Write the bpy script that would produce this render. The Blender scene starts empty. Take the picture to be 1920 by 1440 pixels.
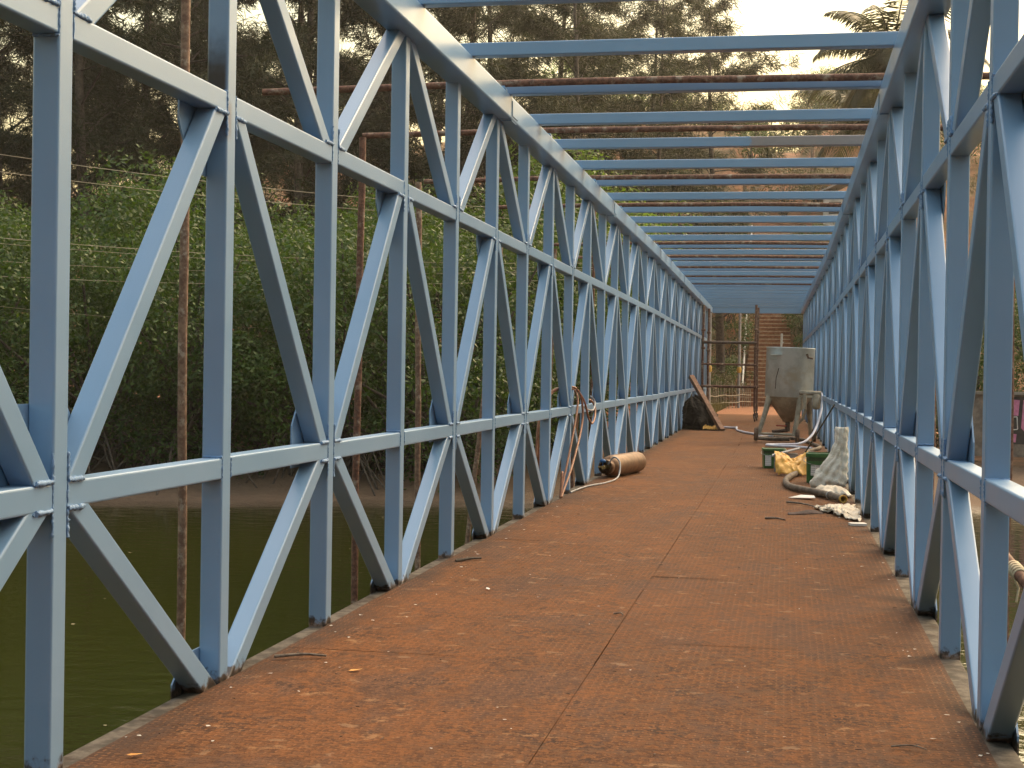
import bpy, math, random
import numpy as np
from mathutils import Vector, Matrix, noise as mnoise

SC = bpy.context.scene
COL = SC.collection
rad = math.radians

# ------------------------------------------------------------------ camera
CAM_H = 1.427
yaw, pitch, roll = 0.1872, -0.0091, 0.0163
Rv = Vector((math.cos(yaw), math.sin(yaw), 0)); Fh = Vector((-math.sin(yaw), math.cos(yaw), 0)); Zv = Vector((0, 0, 1))
Fv = Fh * math.cos(pitch) + Zv * math.sin(pitch)
Uv = -Fh * math.sin(pitch) + Zv * math.cos(pitch)
R2 = Rv * math.cos(roll) + Uv * math.sin(roll); U2 = Uv * math.cos(roll) - Rv * math.sin(roll)
cd = bpy.data.cameras.new('camera'); cam = bpy.data.objects.new('camera', cd); COL.objects.link(cam)
cam.matrix_world = Matrix(((R2.x, U2.x, -Fv.x, 0), (R2.y, U2.y, -Fv.y, 0), (R2.z, U2.z, -Fv.z, CAM_H), (0, 0, 0, 1)))
cd.sensor_width = 36; cd.lens = 36 * 2703.6 / 1920; cd.clip_start = 0.05; cd.clip_end = 3000
SC.camera = cam

# ------------------------------------------------------------------ sky, sun, exposure
SUN_EL, SUN_AZ = rad(44), rad(31)          # azimuth measured from the bridge axis (+Y) to the right
world = bpy.data.worlds.new('World'); SC.world = world; world.use_nodes = True
wn = world.node_tree; wn.nodes.clear()
sky = wn.nodes.new('ShaderNodeTexSky'); sky.sky_type = 'NISHITA'; sky.sun_disc = False
sky.sun_elevation = SUN_EL; sky.sun_rotation = SUN_AZ; sky.air_density = 2.8; sky.dust_density = 7.5; sky.ozone_density = 1.0
bg = wn.nodes.new('ShaderNodeBackground'); bg.inputs['Strength'].default_value = 0.15
wo = wn.nodes.new('ShaderNodeOutputWorld')
wn.links.new(sky.outputs[0], bg.inputs[0]); wn.links.new(bg.outputs[0], wo.inputs[0])
sd = bpy.data.lights.new('sun', 'SUN'); sd.energy = 1.2; sd.angle = rad(115); sd.color = (1.0, 0.68, 0.45)
sun = bpy.data.objects.new('sun', sd); COL.objects.link(sun)
sdir = Vector((math.sin(SUN_AZ) * math.cos(SUN_EL), math.cos(SUN_AZ) * math.cos(SUN_EL), math.sin(SUN_EL)))
sun.rotation_euler = sdir.to_track_quat('Z', 'Y').to_euler(); sun.location = (0, 0, 60)
vs = SC.view_settings; vs.view_transform = 'Standard'; vs.look = 'None'; vs.gamma = 1; vs.exposure = 1.22; vs.use_curve_mapping = False
SC.render.engine = 'CYCLES'
SC.cycles.use_denoising = True; SC.cycles.max_bounces = 8; SC.cycles.diffuse_bounces = 3; SC.cycles.glossy_bounces = 3
SC.cycles.transmission_bounces = 3; SC.cycles.volume_bounces = 0; SC.cycles.caustics_reflective = False; SC.cycles.caustics_refractive = False

# ------------------------------------------------------------------ helpers
class MB:
    def __init__(s): s.v = []; s.f = []; s.n = 0; s.sm = []
    def add(s, vs, fs, smooth=False):
        o = len(s.v); s.v.extend([tuple(p) for p in vs]); s.f.extend([tuple(i + o for i in f) for f in fs]); s.sm.extend([smooth] * len(fs))
    def box(s, c, d, rot=None):
        x, y, z = d[0] / 2, d[1] / 2, d[2] / 2
        ps = [Vector((a * x, b * y, e * z)) for e in (-1, 1) for b in (-1, 1) for a in (-1, 1)]
        if rot is not None: ps = [rot @ p for p in ps]
        c = Vector(c)
        s.add([p + c for p in ps], [(0, 2, 3, 1), (4, 5, 7, 6), (0, 1, 5, 4), (2, 6, 7, 3), (0, 4, 6, 2), (1, 3, 7, 5)])
    def loft(s, rings, smooth=False, cap=True):
        n = len(rings[0]); vs = [p for r in rings for p in r]; fs = []
        for i in range(len(rings) - 1):
            for j in range(n):
                k = (j + 1) % n
                fs.append((i * n + j, i * n + k, (i + 1) * n + k, (i + 1) * n + j))
        s.add(vs, fs, smooth)
        if cap:
            s.add(rings[0], [tuple(range(n - 1, -1, -1))]); s.add(rings[-1], [tuple(range(n))])
    def tube(s, pts, r, n=8, smooth=True, cap=True):
        pts = [Vector(p) for p in pts]; rs = r if isinstance(r, (list, tuple)) else [r] * len(pts)
        rings = []; up = None
        for i, p in enumerate(pts):
            t = (pts[min(i + 1, len(pts) - 1)] - pts[max(i - 1, 0)]).normalized()
            if up is None:
                up = t.orthogonal().normalized()
            up = (up - t * up.dot(t))
            up = up.normalized() if up.length > 1e-6 else t.orthogonal().normalized()
            w = t.cross(up)
            rings.append([p + (up * math.cos(2 * math.pi * j / n) + w * math.sin(2 * math.pi * j / n)) * rs[i] for j in range(n)])
        s.loft(rings, smooth, cap)
    def lathe(s, prof, n=24, M=None, smooth=True, cap=True):
        rings = [[Vector((r * math.cos(2 * math.pi * j / n), r * math.sin(2 * math.pi * j / n), z)) for j in range(n)] for r, z in prof]
        if M is not None: rings = [[M @ p for p in q] for q in rings]
        s.loft(rings, smooth, cap)
    def extr(s, pts, vec):
        a = [Vector(p) for p in pts]; v = Vector(vec); s.loft([a, [p + v for p in a]], False, True)
    def mesh(s, name, mat=None):
        me = bpy.data.meshes.new(name); me.from_pydata(s.v, [], s.f)
        me.polygons.foreach_set('use_smooth', s.sm)
        me.update()
        if mat: me.materials.append(mat)
        return me

def npmesh(name, V, Fq, mat, smooth=False):
    """numpy verts (n,3) and quads/tris (m,k)"""
    me = bpy.data.meshes.new(name); k = Fq.shape[1]
    me.vertices.add(len(V)); me.vertices.foreach_set('co', V.astype(np.float32).ravel())
    me.loops.add(Fq.size); me.loops.foreach_set('vertex_index', Fq.astype(np.int32).ravel())
    me.polygons.add(len(Fq)); me.polygons.foreach_set('loop_start', np.arange(0, Fq.size, k, dtype=np.int32))
    try: me.polygons.foreach_set('loop_total', np.full(len(Fq), k, np.int32))
    except Exception: pass
    me.polygons.foreach_set('use_smooth', np.full(len(Fq), smooth))
    me.update(calc_edges=True); me.materials.append(mat)
    return me

def tag(o, label=None, cat=None, group=None, kind=None):
    if label: o['label'] = label
    if cat: o['category'] = cat
    if group: o['group'] = group
    if kind: o['kind'] = kind
    return o
def obj(name, me, mat=None, parent=None, loc=(0, 0, 0), rot=(0, 0, 0), scale=None):
    if isinstance(me, MB): me = me.mesh(name, mat)
    elif mat and not me.materials: me.materials.append(mat)
    o = bpy.data.objects.new(name, me); COL.objects.link(o); o.location = loc; o.rotation_euler = rot
    if scale: o.scale = scale if isinstance(scale, (tuple, list)) else (scale,) * 3
    if parent: o.parent = parent
    return o
def empty(name, loc=(0, 0, 0), rz=0):
    o = bpy.data.objects.new(name, None); COL.objects.link(o); o.location = loc; o.rotation_euler = (0, 0, rz); o.empty_display_size = 0.2
    return o
def copy_tree(o, parent=None):
    c = o.copy(); COL.objects.link(c); c.parent = parent
    for ch in list(o.children): copy_tree(ch, c)
    return c
def rsec(w, h, r=0.009, seg=3):
    """rounded rectangle section (s,t)"""
    out = []
    for cx, cy, a0 in ((1, 1, 0), (-1, 1, 90), (-1, -1, 180), (1, -1, 270)):
        for i in range(seg + 1):
            a = rad(a0 + 90 * i / seg)
            out.append((cx * (w / 2 - r) + r * math.cos(a), cy * (h / 2 - r) + r * math.sin(a)))
    return out

# ------------------------------------------------------------------ materials
class NT:
    def __init__(s, name):
        s.m = bpy.data.materials.new(name); s.m.use_nodes = True; s.t = s.m.node_tree; s.t.nodes.clear()
        s.out = s.t.nodes.new('ShaderNodeOutputMaterial'); s.b = s.t.nodes.new('ShaderNodeBsdfPrincipled'); s.L(s.b.outputs[0], s.out.inputs[0])
    def L(s, a, b): s.t.links.new(a, b)
    def put(s, sock, v):
        if hasattr(v, 'is_linked'): s.L(v, sock)
        else: sock.default_value = v
    def node(s, t, **kw):
        n = s.t.nodes.new(t)
        for k, v in kw.items(): setattr(n, k, v)
        return n
    def pos(s): return s.node('ShaderNodeNewGeometry').outputs['Position']
    def objc(s): return s.node('ShaderNodeTexCoord').outputs['Object']
    def rnd(s): return s.node('ShaderNodeObjectInfo').outputs['Random']
    def mapv(s, v, scale, loc=(0, 0, 0)):
        n = s.node('ShaderNodeMapping'); s.L(v, n.inputs[0]); n.inputs['Scale'].default_value = scale; n.inputs['Location'].default_value = loc; return n.outputs[0]
    def noise(s, v, scale, detail=4, rough=0.6, dist=0.0):
        n = s.node('ShaderNodeTexNoise'); s.L(v, n.inputs['Vector']); n.inputs['Scale'].default_value = scale; n.inputs['Detail'].default_value = detail
        n.inputs['Roughness'].default_value = rough; n.inputs['Distortion'].default_value = dist; return n.outputs[0]
    def ramp(s, v, lo, hi, a=0.0, b=1.0):
        n = s.node('ShaderNodeMapRange'); n.interpolation_type = 'SMOOTHSTEP'; s.put(n.inputs[0], v)
        for i, x in enumerate((lo, hi, a, b)): n.inputs[i + 1].default_value = x
        return n.outputs[0]
    def math(s, op, a, b=0.0, c=0.0):
        n = s.node('ShaderNodeMath', operation=op); s.put(n.inputs[0], a); s.put(n.inputs[1], b); s.put(n.inputs[2], c); return n.outputs[0]
    def mix(s, f, a, b):
        n = s.node('ShaderNodeMix', data_type='RGBA'); s.put(n.inputs['Factor'], f)
        A = [i for i in n.inputs if i.name == 'A' and i.type == 'RGBA'][0]; B = [i for i in n.inputs if i.name == 'B' and i.type == 'RGBA'][0]
        s.put(A, a if hasattr(a, 'is_linked') else (*a, 1)); s.put(B, b if hasattr(b, 'is_linked') else (*b, 1))
        return [o for o in n.outputs if o.type == 'RGBA'][0]
    def sep(s, v):
        n = s.node('ShaderNodeSeparateXYZ'); s.L(v, n.inputs[0]); return n.outputs
    def bump(s, h, strength, dist, prev=None):
        n = s.node('ShaderNodeBump'); s.L(h, n.inputs['Height']); n.inputs['Strength'].default_value = strength; n.inputs['Distance'].default_value = dist
        if prev is not None: s.L(prev, n.inputs['Normal'])
        return n.outputs[0]
    def fin(s, color, rough=0.5, normal=None, metal=0.0, spec=0.5, coat=0.0):
        s.put(s.b.inputs['Base Color'], color if hasattr(color, 'is_linked') else (*color, 1)); s.put(s.b.inputs['Roughness'], rough); s.put(s.b.inputs['Metallic'], metal)
        s.b.inputs['Specular IOR Level'].default_value = spec; s.b.inputs['Coat Weight'].default_value = coat
        if normal is not None: s.L(normal, s.b.inputs['Normal'])
        return s.m

def mat_paint(name, soot=False, primer=False, oneside=None):
    m = NT(name); p = m.pos(); x, y, z = m.sep(p)
    n1 = m.noise(p, 1.3, 3); n2 = m.noise(p, 22, 4); n3 = m.noise(m.mapv(p, (60, 60, 6)), 1, 3)
    col = m.mix(m.ramp(n1, .35, .7), (0.162, 0.285, 0.438), (0.186, 0.310, 0.466))
    col = m.mix(m.math('MULTIPLY', m.rnd(), 0.35), col, (0.18, 0.29, 0.44))
    # drips of thinner paint and dust streaks
    # bare / grimy foot of the members, ragged edge
    foot = m.ramp(m.math('ADD', z, m.math('MULTIPLY', m.math('SUBTRACT', n2, 0.5), 0.16)), 0.055, 0.02)
    col = m.mix(foot, col, m.mix(m.ramp(n2, .45, .62), (0.035, 0.028, 0.024), (0.22, 0.15, 0.11)))
    # tiny rust pinholes
    pin = m.ramp(m.noise(p, 150, 2), .76, .80)
    col = m.mix(m.math('MULTIPLY', pin, .35), col, (0.09, 0.06, 0.05))
    rough = m.ramp(n1, .35, .65, .28, .35)
    if soot:   # torch burn on one post, just above the upper rail
        d = m.math('ADD', m.math('SUBTRACT', z, 2.66), m.math('MULTIPLY', m.math('SUBTRACT', n2, .5), .10))
        s1 = m.math('MULTIPLY', m.ramp(d, .32, .06), m.ramp(d, -.03, .01))
        s2 = m.math('MULTIPLY', m.ramp(m.math('ABSOLUTE', m.math('ADD', d, .13)), .12, .03), .55)
        sx = m.ramp(x, -2.466 + .004, -2.466 - .02)
        col = m.mix(m.math('MULTIPLY', s1, sx), col, (0.012, 0.011, 0.011))
        col = m.mix(m.math('MULTIPLY', s2, m.ramp(y, 6.16, 6.12)), col, (0.10, 0.055, 0.03))
    if primer:
        pr = m.ramp(m.math('ADD', x, m.math('MULTIPLY', m.math('SUBTRACT', n2, .5), .12)), -.42, -.38)
        col = m.mix(pr, col, m.mix(n2, (0.22, 0.21, 0.22), (0.30, 0.26, 0.25)))
    nb = m.bump(m.noise(p, 170, 2), .035, .001)
    nb = m.bump(m.noise(m.mapv(p, (1, 1, .35)), 16, 2), .025, .003, nb)
    return m.fin(col, rough, nb, 0, .6)
M_PAINT = mat_paint('blue_paint')
M_SOOT = mat_paint('blue_paint_scorched', soot=True)
M_PRIM = mat_paint('blue_paint_primer', primer=True)

def mat_weld():
    m = NT('weld_paint'); p = m.pos(); n = m.noise(p, 90, 4)
    nb = m.bump(n, .9, .006)
    return m.fin(m.mix(m.ramp(n, .62, .75), (0.16, 0.28, 0.46), (0.12, 0.17, 0.24)), .45, nb, 0, .4)
M_WELD = mat_weld()

def mat_deck():
    m = NT('rusty_chequer_plate'); p = m.pos(); x, y, z = m.sep(p)
    big = m.noise(m.mapv(p, (.9, .55, 1)), .8, 4, .6); mid = m.noise(m.mapv(p, (1, .8, 1)), 3.4, 8, .74, .3); fine = m.noise(p, 26, 8, .78); grit = m.noise(p, 110, 5, .75)
    m2 = m.noise(m.mapv(p, (1, .9, 1), (5, 2, 0)), 9.0, 8, .76)
    col = m.mix(m.ramp(fine, .43, .58), (0.070, 0.031, 0.015), (0.175, 0.074, 0.031))
    col = m.mix(m.ramp(m2, .48, .58, 0, .75), col, m.mix(grit, (0.10, 0.050, 0.028), (0.155, 0.080, 0.044)))
    col = m.mix(m.ramp(big, .47, .60, 0, .55), col, m.mix(m.ramp(fine, .42, .58), (0.125, 0.050, 0.020), (0.225, 0.090, 0.034)))
    col = m.mix(m.ramp(m.noise(m.mapv(p, (1.2, .7, 1), (7, 3, 0)), 1.3, 8, .72), .50, .60, 0, .75), col, m.mix(m.ramp(fine, .42, .58), (0.060, 0.034, 0.024), (0.13, 0.070, 0.045)))
    # pale cement / grinding-dust scuffs
    pale = m.math('MULTIPLY', m.ramp(m.noise(m.mapv(p, (1.7, 2.6, 1), (3, 9, 0)), 1.9, 6, .70), .59, .66), m.ramp(fine, .44, .54))
    col = m.mix(m.math('MULTIPLY', pale, .7), col, (0.31, 0.175, 0.088))
    spot = m.ramp(m.noise(m.mapv(p, (1, 1, 1), (11, 4, 0)), 5.5, 4, .6), .645, .68)
    col = m.mix(m.math('MULTIPLY', spot, .4), col, (0.34, 0.22, 0.13))
    # black scale and oil
    dk = m.math('MULTIPLY', m.ramp(m.noise(m.mapv(p, (1.1, 1.9, 1), (1, 5, 0)), 1.6, 7, .74), .53, .60), m.ramp(fine, .54, .46))
    col = m.mix(m.math('MULTIPLY', dk, .6), col, (0.028, 0.020, 0.016))
    col = m.mix(m.ramp(grit, .58, .66, 0, .55), col, (0.05, 0.027, 0.017))
    # dirt gathered along both edges
    e = m.math('MINIMUM', m.math('ABSOLUTE', m.math('ADD', x, 2.45)), m.math('ABSOLUTE', m.math('SUBTRACT', x, .79)))
    ed = m.math('MULTIPLY', m.ramp(m.math('ADD', e, m.math('MULTIPLY', m.math('SUBTRACT', mid, .5), .6)), .26, .02), m.ramp(fine, .40, .55))
    col = m.mix(m.math('MULTIPLY', ed, .85), col, (0.045, 0.035, 0.03))
    col = m.mix(m.math('MULTIPLY', m.rnd(), .25), col, (0.125, 0.055, 0.028))
    col = m.mix(m.ramp(grit, .41, .35, 0, .35), col, (0.26, 0.14, 0.08))
    # raised tear pattern: alternating bars in a 32 mm grid
    P = 0.034
    u = m.math('DIVIDE', x, P); v = m.math('DIVIDE', y, P)
    par = m.math('MODULO', m.math('ABSOLUTE', m.math('ADD', m.math('FLOOR', u), m.math('FLOOR', v))), 2.0)
    fu = m.math('SUBTRACT', m.math('FRACT', u), .5); fv = m.math('SUBTRACT', m.math('FRACT', v), .5)
    fu = m.math('SUBTRACT', m.math('SUBTRACT', u, m.math('FLOOR', u)), .5); fv = m.math('SUBTRACT', m.math('SUBTRACT', v, m.math('FLOOR', v)), .5)
    def ell(a, b): return m.math('ADD', m.math('POWER', m.math('DIVIDE', a, .46), 2.0), m.math('POWER', m.math('DIVIDE', b, .17), 2.0))
    q = m.math('ADD', m.math('MULTIPLY', ell(fu, fv), par), m.math('MULTIPLY', ell(fv, fu), m.math('SUBTRACT', 1.0, par)))
    bar = m.ramp(q, 1.1, .5)
    col = m.mix(m.math('MULTIPLY', bar, m.ramp(mid, .38, .62, .08, .5)), col, (0.27, 0.125, 0.06))
    nb = m.bump(bar, 1.0, .0028); nb = m.bump(fine, .6, .004, nb); nb = m.bump(mid, .2, .008, nb)
    return m.fin(col, m.ramp(fine, .3, .7, .62, .85), nb, 0, .06)
M_DECK = mat_deck()

def mat_noise(name, a, b, scale=6, rough=.7, bump=.3, bd=.01, c=None, cs=2, metal=0.0, spec=.4, det=5, lo=.38, hi=.64):
    m = NT(name); p = m.pos(); n = m.noise(p, scale, det, .65)
    col = m.mix(m.ramp(n, lo, hi), a, b)
    if c: col = m.mix(m.ramp(m.noise(p, cs, 5, .7), .52, .68), col, c)
    return m.fin(col, rough, m.bump(n, bump, bd), metal, spec)
M_CHORD = mat_noise('grimy_chord_steel', (0.055, 0.047, 0.038), (0.13, 0.11, 0.088), 9, .75, .5, .006, (0.05, 0.035, 0.026), 5, 0.0, .08)
M_RUST = mat_noise('rusty_pipe', (0.085, 0.036, 0.022), (0.19, 0.09, 0.055), 26, .75, .5, .004, (0.30, 0.23, 0.17), 9)
M_POLE = mat_noise('weathered_pole', (0.13, 0.07, 0.045), (0.25, 0.16, 0.105), 18, .8, .6, .006, (0.36, 0.29, 0.22), 12)
M_MUD = None

def mat_leaf(name, cols, trans=.45, scale=.7, rough=.5):
    m = NT(name); p = m.pos(); n = m.noise(p, scale, 3); n2 = m.noise(p, 9, 2)
    col = m.mix(m.ramp(n, .35, .65), cols[0], cols[1])
    col = m.mix(m.ramp(n2, .5, .75), col, cols[2])
    col = m.mix(m.math('MULTIPLY', m.rnd(), .5), col, cols[3])
    m.fin(col, rough, None, 0, .35)
    tr = m.node('ShaderNodeBsdfTranslucent'); mixn = m.node('ShaderNodeMixShader'); mixn.inputs[0].default_value = trans
    m.L(m.mix(.5, col, cols[2]), tr.inputs[0])
    m.L(m.b.outputs[0], mixn.inputs[1]); m.L(tr.outputs[0], mixn.inputs[2]); m.L(mixn.outputs[0], m.out.inputs[0])
    return m.m
M_MANG = mat_leaf('mangrove_leaf', [(0.018, 0.045, 0.006), (0.042, 0.092, 0.009), (0.10, 0.17, 0.014), (0.034, 0.062, 0.009)], .38)
M_BRIGHT = mat_leaf('bright_leaf', [(0.06, 0.12, 0.012), (0.10, 0.19, 0.016), (0.17, 0.26, 0.025), (0.08, 0.14, 0.016)], .55)  # bright green is this tree's own leaf colour
M_CASU = mat_leaf('casuarina_needle', [(0.022, 0.030, 0.009), (0.034, 0.042, 0.012), (0.054, 0.058, 0.018), (0.030, 0.034, 0.012)], .4)
M_DRY = mat_leaf('dry_leaf_bush', [(0.075, 0.065, 0.024), (0.10, 0.085, 0.030), (0.09, 0.11, 0.03), (0.13, 0.085, 0.04)], .4)
M_SHRUB = mat_leaf('shrub_leaf', [(0.035, 0.065, 0.012), (0.06, 0.105, 0.018), (0.095, 0.14, 0.024), (0.055, 0.075, 0.018)], .45)
M_PALM = mat_leaf('palm_leaf', [(0.036, 0.044, 0.013), (0.055, 0.060, 0.018), (0.08, 0.075, 0.027), (0.045, 0.044, 0.018)], .4)
M_BARK = mat_noise('bark', (0.045, 0.034, 0.026), (0.10, 0.078, 0.06), 12, .9, .6, .03)
M_PBARK = mat_noise('palm_bark', (0.12, 0.10, 0.08), (0.2, 0.17, 0.14), 10, .9, .5, .02)

def mat_ground():
    m = NT('laterite_ground'); p = m.pos(); x, y, z = m.sep(p)
    n = m.noise(p, .35, 5, .65); n2 = m.noise(p, 3.5, 6, .7); n3 = m.noise(p, 14, 4, .7)
    mud = m.mix(n2, (0.085, 0.056, 0.036), (0.19, 0.125, 0.078))
    red = m.mix(m.ramp(n2, .35, .65), (0.19, 0.075, 0.036), (0.35, 0.16, 0.08))
    dry = m.mix(n3, (0.16, 0.105, 0.05), (0.10, 0.085, 0.032))
    c = m.mix(m.ramp(m.math('ADD', z, m.math('MULTIPLY', m.math('SUBTRACT', n2, .5), .7)), -.75, -.25), mud, red)
    hillm = m.math('MULTIPLY', m.ramp(z, .6, 2.5), m.ramp(n, .38, .60))
    c = m.mix(m.math('MULTIPLY', hillm, .85), c, dry)
    wet = m.ramp(z, -1.17, -1.27)
    c = m.mix(m.math('MULTIPLY', wet, .55), c, (0.03, 0.024, 0.016))
    return m.fin(c, m.ramp(wet, 0, 1, .9, .35), m.bump(n3, .6, .03, m.bump(n2, .5, .12)), 0, .3)
M_GROUND = mat_ground()
def mat_water():
    m = NT('green_water'); p = m.pos()
    n = m.noise(m.mapv(p, (.9, 1.6, 1)), 2.2, 4, .55); n2 = m.noise(p, .18, 3)
    col = m.mix(n2, (0.014, 0.017, 0.003), (0.027, 0.029, 0.005))
    return m.fin(col, .06, m.bump(m.noise(m.mapv(p, (.5, 1.1, 1)), 7.0, 3, .5), .10, .02, m.bump(n, .24, .05)), 0, .5)
M_WATER = mat_water()

# ------------------------------------------------------------------ terrain and water
def vnoise(x, y, s):
    x = x / s; y = y / s
    return (np.sin(x * 1.7 + 1.3 * np.sin(y * 1.1)) + np.sin(y * 2.1 + 1.7 * np.sin(x * .9 + 2)) + .5 * np.sin(3.7 * x + 2.9 * y) + .5 * np.sin(4.3 * y - 3.1 * x + 1)) / 3
def sst(a, b, x): t = np.clip((x - a) / (b - a), 0, 1); return t * t * (3 - 2 * t)
def shore(x): return 29.6 + .26 * np.clip(x, -26, 14) + .8 * vnoise(x, x * 0, 3)
def hz(x, y):
    x = np.asarray(x, float); y = np.asarray(y, float)
    d = y - shore(x)
    land = -1.3 + 0.75 * sst(-1.6, 8, d) + .55 * sst(9, 21, d)
    z = np.where(d < 0, -1.3 + .12 * np.maximum(d, -14), land)
    d2 = -16 - y
    z = np.where(d2 > 0, np.minimum(-2.9 + .9 * d2, -.12) + np.minimum(.95 * np.maximum(d2 - 4, 0), 11.0 + .02 * d2), z)  # steep rise behind the camera, unseen, added to cut low rear sky light
    rb = x - 17.0 - .5 * np.clip(20 - y, -10, 30) * .3
    z = np.where((y < 31) & (rb > 0), np.maximum(z, -1.35 + np.minimum(.35 * rb, 1.2) + np.minimum(.25 * np.maximum(rb - 4, 0), 9.0)), z)  # unseen bank far right, raised to help shut out low sky
    z = z + .10 * vnoise(x, y, 2.3) * sst(0, 3, d) * (1 - sst(46, 52, y) * (np.abs(x + 1) < 4))
    s = np.maximum(y - 66.0, 0)
    side = 1 - .25 * sst(10, 60, -x) - .25 * sst(20, 70, x)
    hill = np.where(s < 20, .70 * s, 14 + 4.2 * (1 - np.exp(-(s - 20) / 6.0)) + (s - 20) * .01) * side
    corr = sst(2.5, 1.3, np.abs(x + .78))
    hill = hill - corr * np.minimum(1.5, s) + (1 - corr) * sst(0, 14, s) * (.9 * vnoise(x, y, 6) + .3 * vnoise(x, y, 1.9))
    return z + hill
def grid_axis(a, b, c, e, f, g):
    return np.unique(np.concatenate([np.linspace(a, b, c), np.linspace(b, e, f), np.linspace(e, g, c)]))
gx = np.unique(np.concatenate([np.linspace(-200, -46, 30), np.linspace(-46, 22, 190), np.linspace(22, 200, 30)]))
gy = np.unique(np.concatenate([np.linspace(-110, -22, 20), np.linspace(-22, 18, 30), np.linspace(18, 112, 260), np.linspace(112, 260, 30)]))
GX, GY = np.meshgrid(gx, gy); GZ = hz(GX, GY)
V = np.stack([GX, GY, GZ], -1).reshape(-1, 3); nx = len(gx); ny = len(gy)
ii, jj = np.meshgrid(np.arange(nx - 1), np.arange(ny - 1)); a = (jj * nx + ii).ravel()
ground = obj('ground', npmesh('ground', V, np.stack([a, a + 1, a + 1 + nx, a + nx], -1), M_GROUND, True)); tag(ground, kind='structure')
def gz(x, y): return float(hz(x, y))
wv = np.array([[-199, -109, -1.3], [199, -109, -1.3], [199, 60, -1.3], [-199, 60, -1.3]], float)
tag(obj('river_water', npmesh('river_water', wv, np.array([[0, 1, 2, 3]]), M_WATER)), kind='structure')

# floating leaves and scum on the water
rw = np.random.RandomState(9); fv = []; ff = []
for i in range(200):
    if i < 110: fx, fy = rw.uniform(-22, -2.9), rw.uniform(3, 27)
    elif i < 160: fx, fy = -3.3 + rw.normal(0, .45), 4.4 + rw.normal(0, .6)
    else: fx, fy = rw.uniform(1.2, 6), rw.uniform(4, 27)
    sz = rw.uniform(.008, .026); a0 = rw.rand() * 6.3
    o_ = len(fv)
    for t_ in (0, 1.4, 3.0, 4.5): fv.append((fx + sz * math.cos(a0 + t_) * rw.uniform(.7, 1.6), fy + sz * math.sin(a0 + t_) * rw.uniform(.7, 1.3), -1.294))
    ff.append((o_, o_ + 1, o_ + 2, o_ + 3))
M_SCUM = mat_noise('floating_leaf', (0.20, 0.16, 0.07), (0.36, 0.31, 0.18), 8, .7, .1, .01)
tag(obj('floating_leaves', npmesh('floating_leaves', np.array(fv), np.array(ff), M_SCUM)), 'small pale leaves and scum floating on the green water', 'leaves', None, 'stuff')

# ------------------------------------------------------------------ the bridge
A, B = 2.466, 0.8005                 # inner faces of the two side trusses
PW, Y0 = 1.5176, 4.6266              # panel length, first post
LT, LB, UT, UB, TB = 1.016, 0.921, 2.653, 2.557, 3.600
K0, K1 = -8, 31
def YK(k): return Y0 + k * PW
def off(y): return -.009 * max(0.0, y - 27.4)
def rz(k): return .009 if k >= 15 else 0.0
BR = empty('truss_bridge', (-.833, YK(K0), 0))
tag(BR, 'long blue painted steel truss footbridge with rusty chequer plate deck', 'footbridge')
BO = Vector(BR.location)
def bpart(name, me, loc, rot=(0, 0, 0), mat=None, parent=None):
    return obj(name, me, mat, parent or BR, Vector(loc) - BO, rot)
sec = rsec(.1, .1)
mb = MB(); mb.loft([[Vector((s, t, -.02)) for s, t in sec], [Vector((s, t, TB + .02)) for s, t in sec]]); ME_POST = mb.mesh('post', M_PAINT)
ME_POST_S = ME_POST.copy(); ME_POST_S.materials.clear(); ME_POST_S.materials.append(M_SOOT)
def rail_mesh(z0, z1):
    se = rsec(.097, z1 - z0); zc = (z0 + z1) / 2; mb = MB()
    mb.loft([[Vector((s, y, t + zc)) for s, t in se] for y in (.04, PW - .04)]); return mb.mesh('rail', M_PAINT)
ME_RL, ME_RU = rail_mesh(LB, LT), rail_mesh(UB, UT)
def diag_mesh(z0, z1, rising, w=.094):
    run0 = .05; th = math.atan2(z1 - z0, PW - .1 - .12); hw = w / 2 / math.sin(th)
    ya, yb = run0 + hw - .006, PW - run0 - hw + .006
    if not rising: ya, yb = yb, ya
    mb = MB(); se = rsec(w, w)
    mb.loft([[Vector((t, y + s / math.sin(th), z)) for s, t in se] for y, z in ((ya, z0 - .012), (yb, z1 + .012))])
    return mb.mesh('diagonal', M_PAINT)
DG = {(i, r): diag_mesh(z0, z1, r) for i, (z0, z1) in enumerate(((0, LB), (LT, UB), (UT, TB))) for r in (True, False)}
def gusset_mesh(pts):
    mb = MB(); mb.extr([Vector((0, y, z)) for y, z in pts], (.008, 0, 0)); return mb.mesh('gusset_plate', M_PAINT)
G_LOW = gusset_mesh([(-.36, LB - .03), (.36, LB - .03), (.36, LT + .10), (.22, LT + .27), (-.22, LT + .27), (-.36, LT + .10)])
G_UP = gusset_mesh([(-.34, UB - .08), (-.20, UB - .28), (.20, UB - .28), (.34, UB - .08), (.34, UT), (-.34, UT)])
G_BOT = gusset_mesh([(-.33, -.08), (.33, -.08), (.33, .05), (.2, .16), (-.2, .16), (-.33, .05)])
rng = random.Random(5)
def bead(mb, p0, p1, r=.006):
    p0, p1 = Vector(p0), Vector(p1); n = max(4, int((p1 - p0).length / .007)); pts = []; rs = []
    for i in range(n + 1):
        pts.append(p0.lerp(p1, i / n) + Vector([rng.uniform(-1, 1) * .0022 for _ in range(3)])); rs.append(r * rng.uniform(.55, 1.25))
    mb.tube(pts, rs, 5)
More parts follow.
